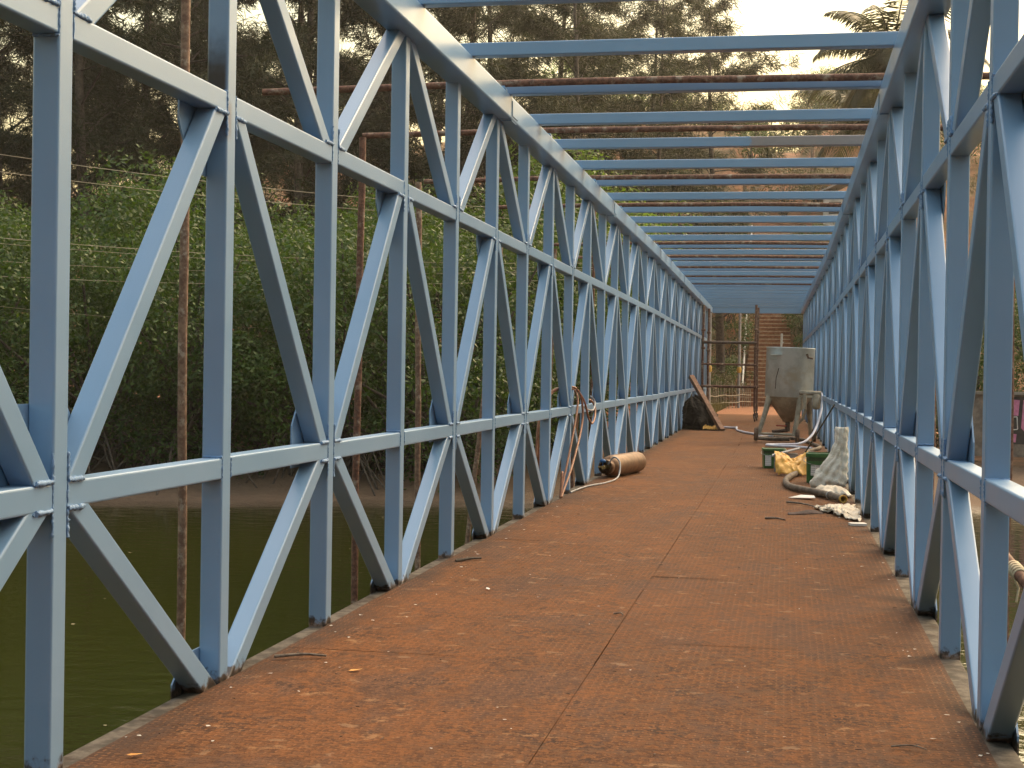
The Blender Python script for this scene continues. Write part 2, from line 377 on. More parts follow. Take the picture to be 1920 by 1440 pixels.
for side in (-1, 1):
    xi = -A if side < 0 else B; xc = xi + side * .05
    for k in range(K0, K1 + 1):
        y = YK(k); o = off(y)
        p = bpart('post', ME_POST_S if (side < 0 and k == 1) else ME_POST, (xc + o, y, 0))
        if side < 0 and k == 1: p['label'] = 'post scorched black by a torch above the upper rail'
        outer = xi + side * .1 + (0.0015 if side > 0 else -.0095)
        if k % 2 == 0: bpart('gusset_plate', G_LOW, (outer + o, y, 0))
        else:
            bpart('gusset_plate', G_UP, (outer + o, y, 0)); bpart('gusset_plate', G_BOT, (outer + o, y, 0))
        if k < K1:
            even = k % 2 == 0; r = (0, 0, rz(k))
            jit = rng.uniform(-.004, .004) if side < 0 else rng.uniform(-.008, .008)
            bpart('lower_rail', ME_RL, (xc + o, y, jit), r); bpart('upper_rail', ME_RU, (xc + o, y, -jit), r)
            bpart('diagonal', DG[0, not even], (xc + o, y, 0), r)
            bpart('diagonal', DG[1, even], (xc + o, y, 0), r)
            bpart('diagonal', DG[2, even], (xc + o, y, 0), r)
        # weld beads on the members close enough to show them
        if -2 <= k <= 8:
            mb = MB(); X = -side * .0495
            for z0, z1 in ((LB, LT), (UB, UT)):
                for s in (-1, 1):
                    bead(mb, (X, s * .051, z0 + .004), (X, s * .051, z1 - .004), .0045)
            nodes = [(LT, 1, k % 2 == 0), (LB, -1, k % 2 == 0), (UB, -1, k % 2 == 1), (UT, 1, k % 2 == 0)]
            for z, d, on in nodes:
                if on:
                    for s in (-1, 1):
                        bead(mb, (X, s * .056, z + d * .003), (X, s * .17, z + d * .003), .0105)
                        bead(mb, (X, s * .054, z + d * .004), (X, s * .054, z + d * .10), .007)
                        bead(mb, (X + side * .09, s * .165, z + d * .003), (X, s * .175, z + d * .003), .006)
                else:
                    bead(mb, (X, -.054, z + d * .003), (X + side * .095, -.054, z + d * .003), .006)
            if k % 2:
                for s in (-1, 1): bead(mb, (X + side * .02, s * .055, .002), (X + side * .02, s * .13, .002), .007)
            bpart('weld_bead', mb, (xc + o, y, 0), (0, 0, 0), M_WELD)['kind'] = 'stuff'
    # chords in five-panel lengths with open splice joints
    cx0 = (-2.46 if side < 0 else .82)
    for k in range(-10, K1, 5):
        ka, kb = max(k, K0), min(k + 5, K1); ya, yb = YK(ka) + .004, YK(kb) - .004
        ln = yb - ya + (.11 if kb == K1 else 0); se = rsec(.2, .2, .014)
        mb = MB(); mb.loft([[Vector((s, yy, t + TB + .1)) for s, t in se] for yy in (0, ln)])
        ch = bpart('top_chord', mb, (cx0 + off(ya) + rng.uniform(-.002, .002), ya, rng.uniform(-.002, .002)), (0, 0, rz(ka)), M_PAINT)
        if ka > K0:
            mb = MB(); ix = -side * .104
            mb.box((ix, .035, TB + .10), (.008, .012, .12)); mb.box((ix, .16, TB + .035), (.006, .26, .010)); mb.box((-side * .05, .16, TB - .005), (.09, .22, .008))
            obj('splice_plate', mb, M_PAINT, ch)
        se = rsec(.12, .18, .012); mb = MB(); mb.loft([[Vector((s, yy, t - .092)) for s, t in se] for yy in (0, ln)])
        bpart('bottom_chord', mb, (xc - side * .012 + off(ya), ya, 0), (0, 0, rz(ka)), M_CHORD)
# cross beams resting on the top chords
def beam_mesh(x0, x1):
    mb = MB(); se = rsec(.1, .1, .008); mb.loft([[Vector((x, s, t + .05)) for s, t in se] for x in (x0, x1)]); return mb
ME_BEAM = beam_mesh(-2.74, .99).mesh('cross_beam', M_PAINT); ME_BEAMP = beam_mesh(-2.74, .99).mesh('cross_beam', M_PRIM)
for k in range(K0, K1 + 1):
    y = YK(k)
    b = bpart('cross_beam', ME_BEAMP if k == 7 else ME_BEAM, (off(y) + rng.uniform(-.03, .03), y + rng.uniform(-.02, .02), TB + .2015), (0, 0, rng.uniform(-.004, .004)))
    if k == 7: b['label'] = 'cross beam left in bare grey primer at one end'
mb = MB(); se = rsec(.1, .2, .01); mb.loft([[Vector((x, s, t + TB + .098)) for s, t in se] for x in (-2.36, .72)])
bpart('portal_beam', mb, (off(YK(K1)), YK(K1), 0), (0, 0, 0), M_PAINT)
# deck plates
PLN = 2.46; yd = YK(K0) - .3; row = 0
seam = -.885
while yd < YK(K1) + .1:
    ln = min(PLN, YK(K1) + .25 - yd)
    for c in (0, 1):
        yy = yd + (.62 if c else 0); l2 = min(ln, YK(K1) + .25 - yy)
        if l2 < .2: continue
        sm = seam + (.0015 if row % 2 else -.0015)
        x0, x1 = (-A + .012, sm - .0022) if c == 0 else (sm + .0022, B - .012)
        mb = MB(); z = .012 + rng.uniform(-.0006, .0006)
        n = max(2, int(l2 / .3)); xs = np.linspace(x0, x1, 5); ys = np.linspace(.0008, l2 - .0008, n)
        vs_ = []
        for q, yv in enumerate(ys):
            for xv in xs: vs_.append((xv, yv, z + .0022 * math.sin(xv * 3.1 + row * 1.7 + c) * math.sin((yv + yd) * 2.3 + c * 2)))
        fs_ = [(q * 5 + i, q * 5 + i + 1, q * 5 + i + 6, q * 5 + i + 5) for q in range(n - 1) for i in range(4)]
        mb.add(vs_, fs_, True)
        mb.box(((x0 + x1) / 2, l2 / 2, z - .0075), (x1 - x0, l2 - .0016, .008))
        bpart('deck_plate', mb, (off(yy), yy, 0), (0, 0, .009 if yy > 27.4 else 0), M_DECK)
    yd += PLN; row += 1
# floor joists under the deck
mb = MB(); mb.box((-.833, 0, -.07), (3.0, .08, .14)); ME_J = mb.mesh('floor_joist', M_CHORD)
for k in range(K0, K1 + 1): bpart('floor_joist', ME_J, (off(YK(k)), YK(k), -.006))
# piers
M_CONC = mat_noise('pier_concrete', (0.16, 0.14, 0.11), (0.27, 0.24, 0.20), 4, .9, .4, .02, (0.10, 0.085, 0.065), 2)
for yp in (-6.5, 27.4, 51.2):
    mb = MB(); mb.lathe([(.42, -4.5), (.42, -.75)], 20); ME_P = mb.mesh('pier_column', M_CONC)
    for xx in (-2.2, .55): bpart('pier_column', ME_P, (xx, yp, 0))
    mb = MB(); mb.box((0, 0, -.47), (4.2, 1.0, .55)); bpart('pier_cap', mb, (-.833, yp, 0), (0, 0, 0), M_CONC)

# ------------------------------------------------------------------ stairs, path, fence and posts beyond the bridge
M_STEP = mat_noise('laterite_step', (0.24, 0.10, 0.048), (0.38, 0.18, 0.09), 7, .9, .6, .02, (0.42, 0.25, 0.14), 3)
M_NOSE = mat_noise('step_nosing', (0.50, 0.33, 0.21), (0.68, 0.50, 0.34), 9, .85, .4, .01)  # paler stone edge, brightened in colour for the light it catches
ST = empty('stone_stairway', (-.78, 67.4, 0)); tag(ST, 'red laterite stairway with pale stone nosings climbing the hillside', 'stairs')
r2 = random.Random(3)
for i in range(46):
    w = 2.0 + (.9 if i < 3 else 0) + r2.uniform(-.05, .05); z0 = .2 * i - .45; y = .29 * i
    cx = r2.uniform(-.03, .03) - (.3 if i < 3 else 0)
    mb = MB(); mb.box((cx, y + .25, z0 + .2), (w, .5, .85)); s = obj('step', mb, M_STEP, ST)
    mb = MB(); n = 9; top = z0 + .2 + .425
    for q in range(n):
        xa = cx - w / 2 + w * q / n; mb.box((xa + w / n / 2, y + .04 + r2.uniform(-.012, .012), top + .012), (w / n * .985, .13, .05 + r2.uniform(-.006, .01)))
    obj('nosing', mb, M_NOSE, s)
M_WHITE = mat_noise('white_paint', (0.62, 0.58, 0.52), (0.78, 0.75, 0.70), 12, .5, .1, .002)
HR = empty('handrail', (-1.95, 67.6, 0)); tag(HR, 'white painted pipe handrail along the edge of the stairway', 'handrail')
mb = MB(); mb.tube([(0, .2, 1.0), (.0, 6, 5.0), (0, 12.6, 9.6)], .05, 8); obj('rail', mb, M_WHITE, HR)
for i in range(6):
    mb = MB(); y = .4 + 2.4 * i; mb.tube([(0, y, .69 * y - .25), (0, y, .69 * y + .88)], .035, 8); obj('baluster', mb, M_WHITE, HR)
HR2 = empty('handrail', (.02, 71.2, 2.3)); tag(HR2, 'short white handrail post standing beside the upper steps', 'handrail')
mb = MB(); mb.tube([(-.25, 0, .1), (-.22, .1, 1.15)], .055, 8); mb.tube([(-.12, .3, .0), (-.16, .4, .75)], .04, 8); obj('rail', mb, M_WHITE, HR2)

M_BAM = mat_noise('grey_bamboo', (0.20, 0.17, 0.12), (0.34, 0.29, 0.21), 8, .8, .2, .005)
FE = empty('bamboo_fence', (-2.75, 53.0, 0)); tag(FE, 'low weathered bamboo lattice fence beside the red path', 'fence')
fp = [(-.1, 0), (-.15, 2), (-.1, 4), (.1, 6), (.45, 8), (.95, 10), (1.25, 11.5)]
def fpt(t):
    i = min(int(t), len(fp) - 2); f = t - i; return Vector((fp[i][0] * (1 - f) + fp[i + 1][0] * f, fp[i][1] * (1 - f) + fp[i + 1][1] * f, 0))
for i in range(25):
    p = fpt(i * .25); zg = gz(p.x - 2.75, p.y + 53) - .1
    mb = MB(); mb.tube([(p.x, p.y, zg), (p.x + r2.uniform(-.03, .03), p.y, 1.0 + r2.uniform(-.12, .16))], .02, 6); obj('picket', mb, M_BAM, FE)
for zz in (.25, .55, .9):
    mb = MB(); mb.tube([fpt(t * .5) + Vector((0.02, 0, zz + .03 * math.sin(t * 2 + zz))) for t in range(13)], .018, 6); obj('fence_rail', mb, M_BAM, FE)
M_GALV = mat_noise('galvanised_post', (0.24, 0.24, 0.24), (0.38, 0.37, 0.36), 6, .5, .1, .003, None, 2, .2)
M_YEL = mat_noise('yellow_band', (0.45, 0.27, 0.05), (0.58, 0.38, 0.08), 20, .6, .1, .002)
for x, y, zt, lb in ((-2.78, 54.0, 3.9, 'grey steel post with a yellow band beside the bamboo fence'), (-1.95, 62.5, 5.0, 'tall grey steel post with a yellow band at the foot of the hillside')):
    e = empty('signal_post', (x, y, gz(x, y))); tag(e, lb, 'post')
    mb = MB(); mb.tube([(0, 0, -.2), (0, 0, zt)], .06, 10); obj('shaft', mb, M_GALV, e)
    mb = MB(); mb.lathe([(.068, 1.5), (.10, 1.55), (.10, 1.68), (.068, 1.75)], 12); obj('collar', mb, M_YEL, e)

# graffiti wall on the far bank, right of the bridge
M_WALL = mat_noise('stained_wall_plaster', (0.14, 0.11, 0.09), (0.24, 0.19, 0.15), 5, .9, .4, .01, (0.07, 0.06, 0.05), 1.5)
M_PINK = mat_noise('pink_spray_paint', (0.50, 0.15, 0.27), (0.62, 0.22, 0.36), 8, .7, .1, .002)
M_BLK = mat_noise('black_spray_paint', (0.02, 0.018, 0.02), (0.035, 0.03, 0.03), 8, .7, .1, .002)
M_WSP = mat_noise('white_spray_paint', (0.55, 0.53, 0.50), (0.68, 0.65, 0.62), 8, .7, .1, .002)
GW = empty('graffiti_wall', (9.0, 36.4, -.3)); tag(GW, 'low plastered bank wall sprayed with pink and black graffiti', 'wall')
mb = MB(); mb.box((.2, .15, .6), (9.6, .3, 1.5)); obj('wall_face', mb, M_WALL, GW)
mb = MB(); mb.box((.2, .13, 1.38), (9.8, .42, .07)); obj('coping', mb, M_CONC, GW)
mb = MB(); mb.extr([(-3.8, -.006, .16), (.9, -.006, .12), (.9, -.006, 1.3), (-3.8, -.006, 1.3)], (0, .003, 0)); obj('painted_panel', mb, M_BLK, GW)
gshapes = [[(-3.72, .86), (-3.47, .84), (-3.44, 1.22), (-3.72, 1.24)], [(-3.40, .55), (-3.22, .35), (-3.12, 1.24), (-3.36, 1.22)], [(-3.74, .22), (-3.52, .2), (-3.5, .40), (-3.73, .42)],
           [(-3.0, .3), (-2.7, .28), (-2.55, .8), (-2.75, 1.24), (-3.02, 1.2)], [(-2.45, .25), (-2.2, .27), (-2.05, 1.2), (-2.4, 1.24)], [(-1.9, .3), (-1.3, .25), (-1.35, .6), (-1.6, .62), (-1.5, 1.2), (-1.85, 1.22)], [(-1.1, .3), (-.6, .3), (-.4, 1.2), (-.9, 1.22)], [(-.2, .3), (.5, .3), (.5, .7), (.1, 1.2), (-.15, 1.2)]]
for g in gshapes:
    mb = MB(); mb.extr([(x, -.012, z) for x, z in g], (0, .003, 0)); obj('letter', mb, M_PINK, GW)
mb = MB()
for a_, b_ in (((-3.70, .50), (-3.70, .80)), ((-3.70, .80), (-3.50, .82)), ((-3.50, .82), (-3.48, .52)), ((-3.62, .50), (-3.48, .52)), ((-3.60, .58), (-3.60, .72))):
    mb.tube([(a_[0], -.016, a_[1]), (b_[0], -.016, b_[1])], .012, 5)
obj('outline_mark', mb, M_WSP, GW)

# small house far up the slope, utility posts on the hill
M_HW = mat_noise('lime_washed_wall', (0.45, 0.42, 0.37), (0.58, 0.55, 0.50), 3, .9, .2, .01)
M_ROOF = mat_noise('faded_roof_sheet', (0.30, 0.28, 0.26), (0.45, 0.42, 0.39), 3, .6, .2, .01)
M_DARK = mat_noise('dark_opening', (0.02, 0.018, 0.016), (0.03, 0.027, 0.024), 3, .6, 0, .01)
HX, HY = 3.3, 80.5; hb = gz(HX, HY) - .9
HS = empty('hill_house', (HX, HY, hb)); HS.scale = (.85, .85, .8); tag(HS, 'small whitewashed house with a pale sheet roof on the hillside', 'house')
mb = MB(); mb.box((0, 0, 1.2), (3.4, 3.0, 2.6)); obj('wall', mb, M_HW, HS)
mb = MB(); mb.extr([(-2.1, -1.9, 2.35), (0, -1.9, 3.35), (2.1, -1.9, 2.35), (2.1, -1.9, 2.45), (0, -1.9, 3.47), (-2.1, -1.9, 2.45)], (0, 3.8, 0)); obj('roof', mb, M_ROOF, HS)
for xx in (-1.0, .9):
    mb = MB(); mb.box((xx, -1.51, 1.4), (.75, .06, .8)); w_ = obj('window', mb, M_DARK, HS)
    mb = MB(); mb.box((xx, -1.56, .95), (.95, .12, .08)); obj('sill', mb, M_HW, w_)
for x, y, h_ in ((-2.35, 80, 4.8), (1.3, 84, 3.6)):
    e = empty('utility_post', (x, y, gz(x, y) - .2)); tag(e, 'weathered utility post with a short crossarm on the dry hillside', 'utility post', 'utility posts on the hill')
    mb = MB(); mb.tube([(0, 0, 0), (0, 0, h_)], [.13, .09], 8); obj('pole', mb, M_POLE, e)
    mb = MB(); mb.box((0, 0, h_ - .5), (1.5, .09, .09)); obj('crossarm', mb, M_POLE, e)

# ------------------------------------------------------------------ scaffold pipes and poles outside the truss
r4 = random.Random(11)
for i, y in enumerate((12.05, 14.45, 18.0, 20.95, 27.1, 30.2, 33.2, 36.2, 39.2)):
    mb = MB(); xl = (-4.55, -4.35, -4.6, -4.4, -4.5, -4.45, -4.5, -4.4, -4.5)[i]; n = 14; sl = r4.uniform(-.012, .012)
    pts = [(xl + (1.9 - xl) * q / n, sl * (q - 7) * .4 + .012 * math.sin(q * .9 + i), -.035 * (2 * q / n - 1) ** 2 + r4.uniform(-.003, .003)) for q in range(n + 1)]
    mb.tube(pts, .031, 10)
    p = obj('scaffold_pipe', mb, M_RUST, None, (0, y, TB + .2 + .072)); tag(p, 'rusty scaffold pipe laid across the top chords between the blue beams', 'pipe', 'rusty pipes across the bridge top')
mb = MB(); mb.box((0, 0, .012), (.12, .075, .024)); mb.extr([(-.05, -.034, .024), (-.05, .034, .024), (-.05, .030, .05), (-.05, .02, .043), (-.05, 0, .039), (-.05, -.02, .043), (-.05, -.030, .05)], (.10, 0, 0)); ME_SAD = mb.mesh('pipe_saddle', M_PAINT)
for y in (12.05, 14.45, 18.0, 20.95, 27.1, 30.2, 33.2, 36.2, 39.2):
    for xx in (-2.43, .79): bpart('pipe_saddle', ME_SAD, (xx + off(y), y, TB + .2005))
for i, (x, y, top, lean, la) in enumerate(((-4.576, 10.5, 5.2, (-.006, 0), 'tall blotched scaffold pole rising above the top chord'), (-4.33, 14.3, 3.80, (0.004, 0), None), (-4.47, 17.4, 3.75, (-.012, 0), None), (-4.36, 20.3, 3.4, (.10, 0), 'leaning brown scaffold pole standing outside the truss'),
        (-4.33, 23.4, 3.75, (0, 0), None), (-4.4, 27.0, 3.75, (0.02, 0), None), (-4.4, 30.1, 3.75, (-.02, 0), None), (-4.4, 33.1, 5.4, (0.0, 0), 'taller rusty pole outside the truss that carries the overhead wires'), (1.75, 12.0, 3.75, (0, 0), None), (1.75, 18.0, 3.75, (0, 0), None))):
    b0 = min(-1.6, gz(x, y) - .3); mb = MB(); n = 12
    mb.tube([(lean[0] * (b0 + (top - b0) * q / n) + .006 * math.sin(q * 1.7 + i), .006 * math.cos(q * 1.3), b0 + (top - b0) * q / n) for q in range(n + 1)], .036, 10)
    p = obj('scaffold_pole', mb, M_POLE if i in (0, 3, 2) else M_RUST, None, (x, y, 0))
    tag(p, la or 'upright rusty scaffold pole standing in the water outside the truss', 'pole', None if la else 'upright scaffold poles beside the bridge')
mb = MB(); mb.tube([(1.28, 9.5, .43), (1.42, 8.9, .22), (1.62, 8.1, -.08)], .035, 10)
tag(obj('brace_pipe', mb, M_RUST), 'sloping orange rusty brace pipe outside the truss, tied with rope', 'pipe')
M_ROPE = mat_noise('jute_rope', (0.42, 0.35, 0.23), (0.55, 0.47, 0.33), 60, .9, .4, .004)
mb = MB()
for q in range(5):
    mb.lathe([(.040, -.009), (.047, 0), (.040, .009)], 12, Matrix.Translation((1.375 + .006 * q, 9.10 - .022 * q, .29 - .008 * q)) @ Matrix.Rotation(rad(70 + q * 9), 4, 'X'))
mb.tube([(1.37, 9.1, .25), (1.40, 9.07, .17), (1.385, 9.05, .09)], .007, 6)
tag(obj('rope_lashing', mb, M_ROPE), 'knotted jute rope lashed round the sloping brace pipe', 'rope')

# overhead wires over the river
M_WIRE = mat_noise('aluminium_wire', (0.30, 0.25, 0.17), (0.42, 0.36, 0.25), 5, .5, 0, .001)
for z0, z1, rr in ((6.87, 5.1, .007), (6.41, 4.9, .007), (4.79, 3.95, .007), (4.67, 3.85, .005), (4.08, 3.8, .005), (3.70, 3.6, .007), (3.68, 2.2, .004)):
    mb = MB(); mb.tube([(-24 + 19.64 * q / 24, 22 + 11.1 * q / 24, z0 + (z1 - z0) * q / 24 - 2.0 * (q / 24) * (1 - q / 24)) for q in range(25)], rr, 5)
    tag(obj('overhead_wire', mb, M_WIRE), 'thin sagging overhead wire stretched in front of the mangroves', 'wire', 'overhead wires over the river')

# ------------------------------------------------------------------ things on the deck
DZ = .014
M_CYL = mat_noise('brown_gas_cylinder', (0.115, 0.060, 0.030), (0.19, 0.105, 0.056), 9, .45, .15, .003, (0.13, 0.075, 0.045), 6, .35)
M_BRASS = mat_noise('brass_valve', (0.30, 0.22, 0.09), (0.42, 0.32, 0.14), 30, .4, .1, .002, None, 2, .7)
M_BLUEP = mat_noise('blue_plastic', (0.02, 0.10, 0.28), (0.03, 0.14, 0.34), 20, .4, .05, .001)
GC = empty('gas_cylinder', (-2.31, 19.3, DZ + .148), -math.atan2(.26, 1.25)); tag(GC, 'brown gas cylinder lying on the deck beside the truss', 'gas cylinder')
RX = Matrix.Rotation(rad(-90), 4, 'X')
mb = MB(); mb.lathe([(.02, -.055), (.055, -.05), (.09, -.03), (.125, .02), (.145, .08), (.148, .12), (.148, 1.18), (.140, 1.25), (.11, 1.31), (.05, 1.34), (.01, 1.345)], 32, RX); obj('body', mb, M_CYL, GC)
mb = MB(); mb.lathe([(.09, -.16), (.097, -.16), (.097, -.02), (.09, -.02)], 24, RX, True, False); obj('collar', mb, M_CYL, GC)
mb = MB(); mb.lathe([(.028, -.05), (.028, -.10), (.018, -.11), (.018, -.20), (.026, -.21), (.026, -.235)], 12, RX); mb.tube([(0, -.17, 0), (-.09, -.18, .0)], .014, 8); v = obj('valve', mb, M_BRASS, GC)
mb = MB(); mb.lathe([(.03, 0), (.045, .01), (.045, .03), (.02, .05)], 10, Matrix.Translation((-.03, -.17, .06))); mb.tube([(-.03, -.17, 0), (-.03, -.17, .07)], .01, 6); obj('valve_knob', mb, M_BLUEP, v)

M_GHOSE = mat_noise('grey_rubber_hose', (0.20, 0.21, 0.23), (0.30, 0.31, 0.33), 10, .5, .05, .001)
def catmull(pts, m=6):
    P = [Vector(p) for p in pts]; P = [P[0] * 2 - P[1]] + P + [P[-1] * 2 - P[-2]]; out = []
    for i in range(1, len(P) - 2):
        for j in range(m):
            t = j / m; a_, b_, c_, d_ = P[i - 1:i + 3]
            out.append(.5 * ((2 * b_) + (c_ - a_) * t + (2 * a_ - 5 * b_ + 4 * c_ - d_) * t * t + (3 * b_ - a_ - 3 * c_ + d_) * t ** 3))
    out.append(P[-2]); return out
def hose(name, pts, r, mat, label, cat='hose', n=8):
    mb = MB(); mb.tube(catmull(pts), r, n); o = obj(name, mb, mat); tag(o, label, cat); return o
hose('gas_hose', [(-2.30, 19.13, .20), (-2.22, 19.08, .30), (-2.13, 19.0, .24), (-2.12, 18.75, .07), (-2.2, 18.3, .027), (-2.34, 17.7, .026), (-2.40, 17.2, .026), (-2.43, 16.6, .026)], .011, M_GHOSE, 'thin grey rubber hose trailing from the gas cylinder valve')
M_ORH = mat_noise('orange_welding_cable', (0.19, 0.075, 0.038), (0.29, 0.125, 0.065), 14, .5, .05, .001)
CB = empty('welding_cable', (-2.43, 16.9, .02)); tag(CB, 'orange welding cable looped over the lower rail and hanging to the deck', 'cable')
def cloop(pts, mat=M_ORH, r=.0135): mb = MB(); mb.tube(catmull([Vector(p) - Vector(CB.location) for p in pts]), r, 8); obj('strand', mb, mat, CB)
cloop([(-2.44, 15.85, .03), (-2.42, 16.25, .4), (-2.41, 16.75, .85), (-2.42, 16.98, 1.12), (-2.50, 16.95, 1.23), (-2.60, 16.3, 1.20), (-2.62, 15.6, 1.0), (-2.62, 15.4, .7), (-2.62, 15.6, .1)])
cloop([(-2.43, 15.9, .03), (-2.40, 16.5, .35), (-2.40, 17.2, .75), (-2.41, 17.35, 1.0), (-2.43, 17.1, 1.2), (-2.52, 16.85, 1.25), (-2.62, 16.0, 1.17), (-2.63, 15.5, .9), (-2.63, 15.35, .5)])
cloop([(-2.43, 17.0, 1.22), (-2.40, 17.45, 1.06), (-2.39, 17.75, .86), (-2.39, 18.1, .78), (-2.40, 18.45, .86), (-2.43, 18.6, 1.0), (-2.50, 18.5, 1.07), (-2.60, 18.4, .95), (-2.62, 18.3, .5)])
cloop([(-2.42, 17.35, 1.02), (-2.40, 17.8, .96), (-2.39, 18.2, .95), (-2.41, 18.5, 1.04), (-2.46, 18.45, 1.12)], M_GHOSE, .011)
cloop([(-2.43, 15.83, .03), (-2.44, 16.0, .3), (-2.45, 15.95, .03)])

M_POT = mat_noise('galvanised_hopper', (0.46, 0.50, 0.49), (0.60, 0.64, 0.63), 3.2, .55, .12, .006, (0.48, 0.46, 0.38), 1.3, .1)
M_POTD = mat_noise('dusty_hopper_steel', (0.24, 0.205, 0.155), (0.38, 0.33, 0.25), 6, .7, .2, .006)
M_TYRE = mat_noise('dusty_tyre', (0.07, 0.045, 0.03), (0.15, 0.09, 0.06), 16, .85, .3, .004)
M_IRON = mat_noise('dark_iron', (0.05, 0.035, 0.028), (0.12, 0.075, 0.055), 20, .7, .3, .004)
M_RED = mat_noise('red_handle', (0.30, 0.03, 0.02), (0.4, 0.05, 0.03), 20, .5, .05, .001)
PT = empty('blast_pot', (.06, 31.35, DZ)); tag(PT, 'grey galvanised sandblasting hopper on wheeled legs standing on the deck', 'sandblaster'); PT.rotation_euler = (0, rad(1.3), 0)
mb = MB(); mb.lathe([(.06, .42), (.10, .42), (.47, .93), (.495, .955)], 40); obj('cone', mb, M_POTD, PT)
mb = MB(); mb.lathe([(.495, .955), (.508, .96), (.508, 1.98), (.515, 1.985), (.515, 2.005), (.49, 2.005), (.48, 1.9)], 48); tank = obj('tank', mb, M_POT, PT)
mb = MB(); mb.box((-.30, -.44, 1.84), (.24, .14, .018)); mb.box((-.30, -.40, 1.79), (.20, .05, .08)); obj('bracket', mb, M_POT, tank)
mb = MB(); mb.tube([(.33, -.41, 1.86), (.36, -.50, 1.80), (.46, -.52, 1.78)], .018, 6); mb.tube([(.34, -.50, 1.88), (.37, -.5, 1.78)], .02, 6); obj('latch', mb, M_IRON, tank)
mb = MB(); mb.tube([(-.23, -.462, 1.56), (-.28, -.435, 1.36), (-.29, -.43, 1.12)], .007, 5); obj('drip_cable', mb, M_IRON, tank)
for x, y, xb, yb in ((-.40, -.22, -.60, -.36), (.24, -.40, .14, -.50), (.42, .28, .50, .36)):
    mb = MB(); mb.tube([(x, y, .98), (x * .6 + xb * .4, y * .6 + yb * .4, .6), (xb, yb, .14)], [.07, .055, .045], 10); lg = obj('leg', mb, M_POTD, PT)
    mb = MB(); MW = Matrix.Translation((xb + (-.05 if x < 0 else .07), yb, .145)) @ Matrix.Rotation(rad(90), 4, 'Y')
    mb.lathe([(.05, -.04), (.12, -.045), (.143, -.03), (.145, 0), (.143, .03), (.12, .045), (.05, .04)], 24, MW); w_ = obj('wheel', mb, M_TYRE, lg)
mb = MB(); mb.tube([(-.58, -.36, .16), (.14, -.48, .17)], .028, 8); obj('axle', mb, M_POTD, PT)
mb = MB(); mb.tube([(0, 0, .46), (0, 0, .22)], .055, 12); mb.tube([(0, 0, .24), (-.32, -.05, .2)], .04, 8); vv = obj('outlet_valve', mb, M_IRON, PT)
mb = MB(); mb.tube([(-.03, -.06, .33), (-.24, -.12, .335)], .014, 6); obj('handle', mb, M_RED, vv)
mb = MB(); mb.tube([(.22, -.44, 1.06), (.40, -.50, 1.06), (.66, -.50, 1.06)], .05, 10); mb.tube([(.33, -.49, 1.05), (.33, -.49, .72)], .045, 8); mb.tube([(.36, -.49, .72), (.30, -.45, .5), (.12, -.3, .3)], .03, 8); obj('air_pipe', mb, M_POTD, PT)
mb = MB(); mb.lathe([(.02, .72), (.06, .73), (.085, .76), (.085, 1.02), (.06, 1.04)], 16, Matrix.Translation((.57, -.50, 0))); obj('moisture_filter', mb, M_POTD, PT)
M_WH = mat_noise('white_pvc_hose', (0.50, 0.51, 0.60), (0.62, 0.63, 0.70), 8, .35, .03, .001)
hose('air_hose', [(.74, 30.85, 1.07), (.77, 30.8, .95), (.74, 30.6, .7), (.66, 30.3, .42), (.52, 29.9, .18), (.30, 29.6, .055), (-.1, 29.4, .04), (-.30, 29.2, .04), (-.32, 28.95, .04), (-.05, 28.75, .04), (.25, 28.6, .04), (.52, 28.15, .04)], .026, M_WH, 'white plastic air hose running from the sandblaster onto the deck')
hose('air_hose', [(-1.66, 38.2, .04), (-1.40, 38.0, .04), (-1.22, 37.7, .05), (-1.20, 37.2, .08), (-1.16, 36.5, .04), (-.95, 35.2, .04), (-.7, 34.3, .04), (-.45, 33.0, .04), (-.25, 32.1, .10)], .027, M_WH, 'white plastic hose crossing the deck beside the leaning plank')
M_BHOSE = mat_noise('brown_blast_hose', (0.075, 0.055, 0.04), (0.15, 0.115, 0.085), 14, .7, .15, .003)
BH = empty('blast_hose', (.3, 18.5, DZ)); tag(BH, 'thick brown blasting hose curling round the green bucket, yellow end', 'hose')
bp = [(.62, 22.3, .04), (.45, 21.7, .04), (.32, 21.2, .04), (.16, 20.5, .04), (.06, 19.7, .04), (.03, 18.9, .04), (.08, 18.2, .04), (.20, 17.75, .045), (.38, 17.3, .05), (.55, 16.85, .045), (.66, 16.5, .042)]
mb = MB(); mb.tube(catmull([Vector(p) - Vector(BH.location) + Vector((0, 0, DZ)) for p in bp]), .040, 12, True, False); obj('hose_body', mb, M_BHOSE, BH)
dirv = Vector((.11, -.35, -.003)).normalized(); M_YE = mat_noise('yellow_rim', (0.40, 0.22, 0.03), (0.55, 0.33, 0.06), 30, .5, .1, .002)
mb = MB(); e0 = Vector(bp[-1]) - Vector(BH.location) + Vector((0, 0, DZ)); Mr = Matrix.Translation(e0) @ dirv.to_track_quat('Z', 'Y').to_matrix().to_4x4()
mb.lathe([(.030, -.02), (.046, -.02), (.046, .01), (.033, .012), (.030, -.12)], 16, Mr, True, False); obj('end_ring', mb, M_YE, BH)
mb = MB(); mb.lathe([(.042, -.46), (.047, -.46), (.047, -.43), (.042, -.43)], 14, Mr, True, False); obj('clamp', mb, M_GALV, BH)
hose('blast_hose_coil', [(.70, 25.2, .04), (.55, 25.9, .05), (.40, 26.6, .04), (.50, 27.4, .04), (.68, 28.4, .05), (.55, 30.2, .04), (.40, 31.6, .05), (.1, 32.3, .05), (-.35, 32.4, .05), (-.55, 32.0, .04), (-.2, 31.55, .05), (.12, 31.4, .06)], .038, M_BHOSE, 'brown blasting hose coiled on the deck below the sandblaster')

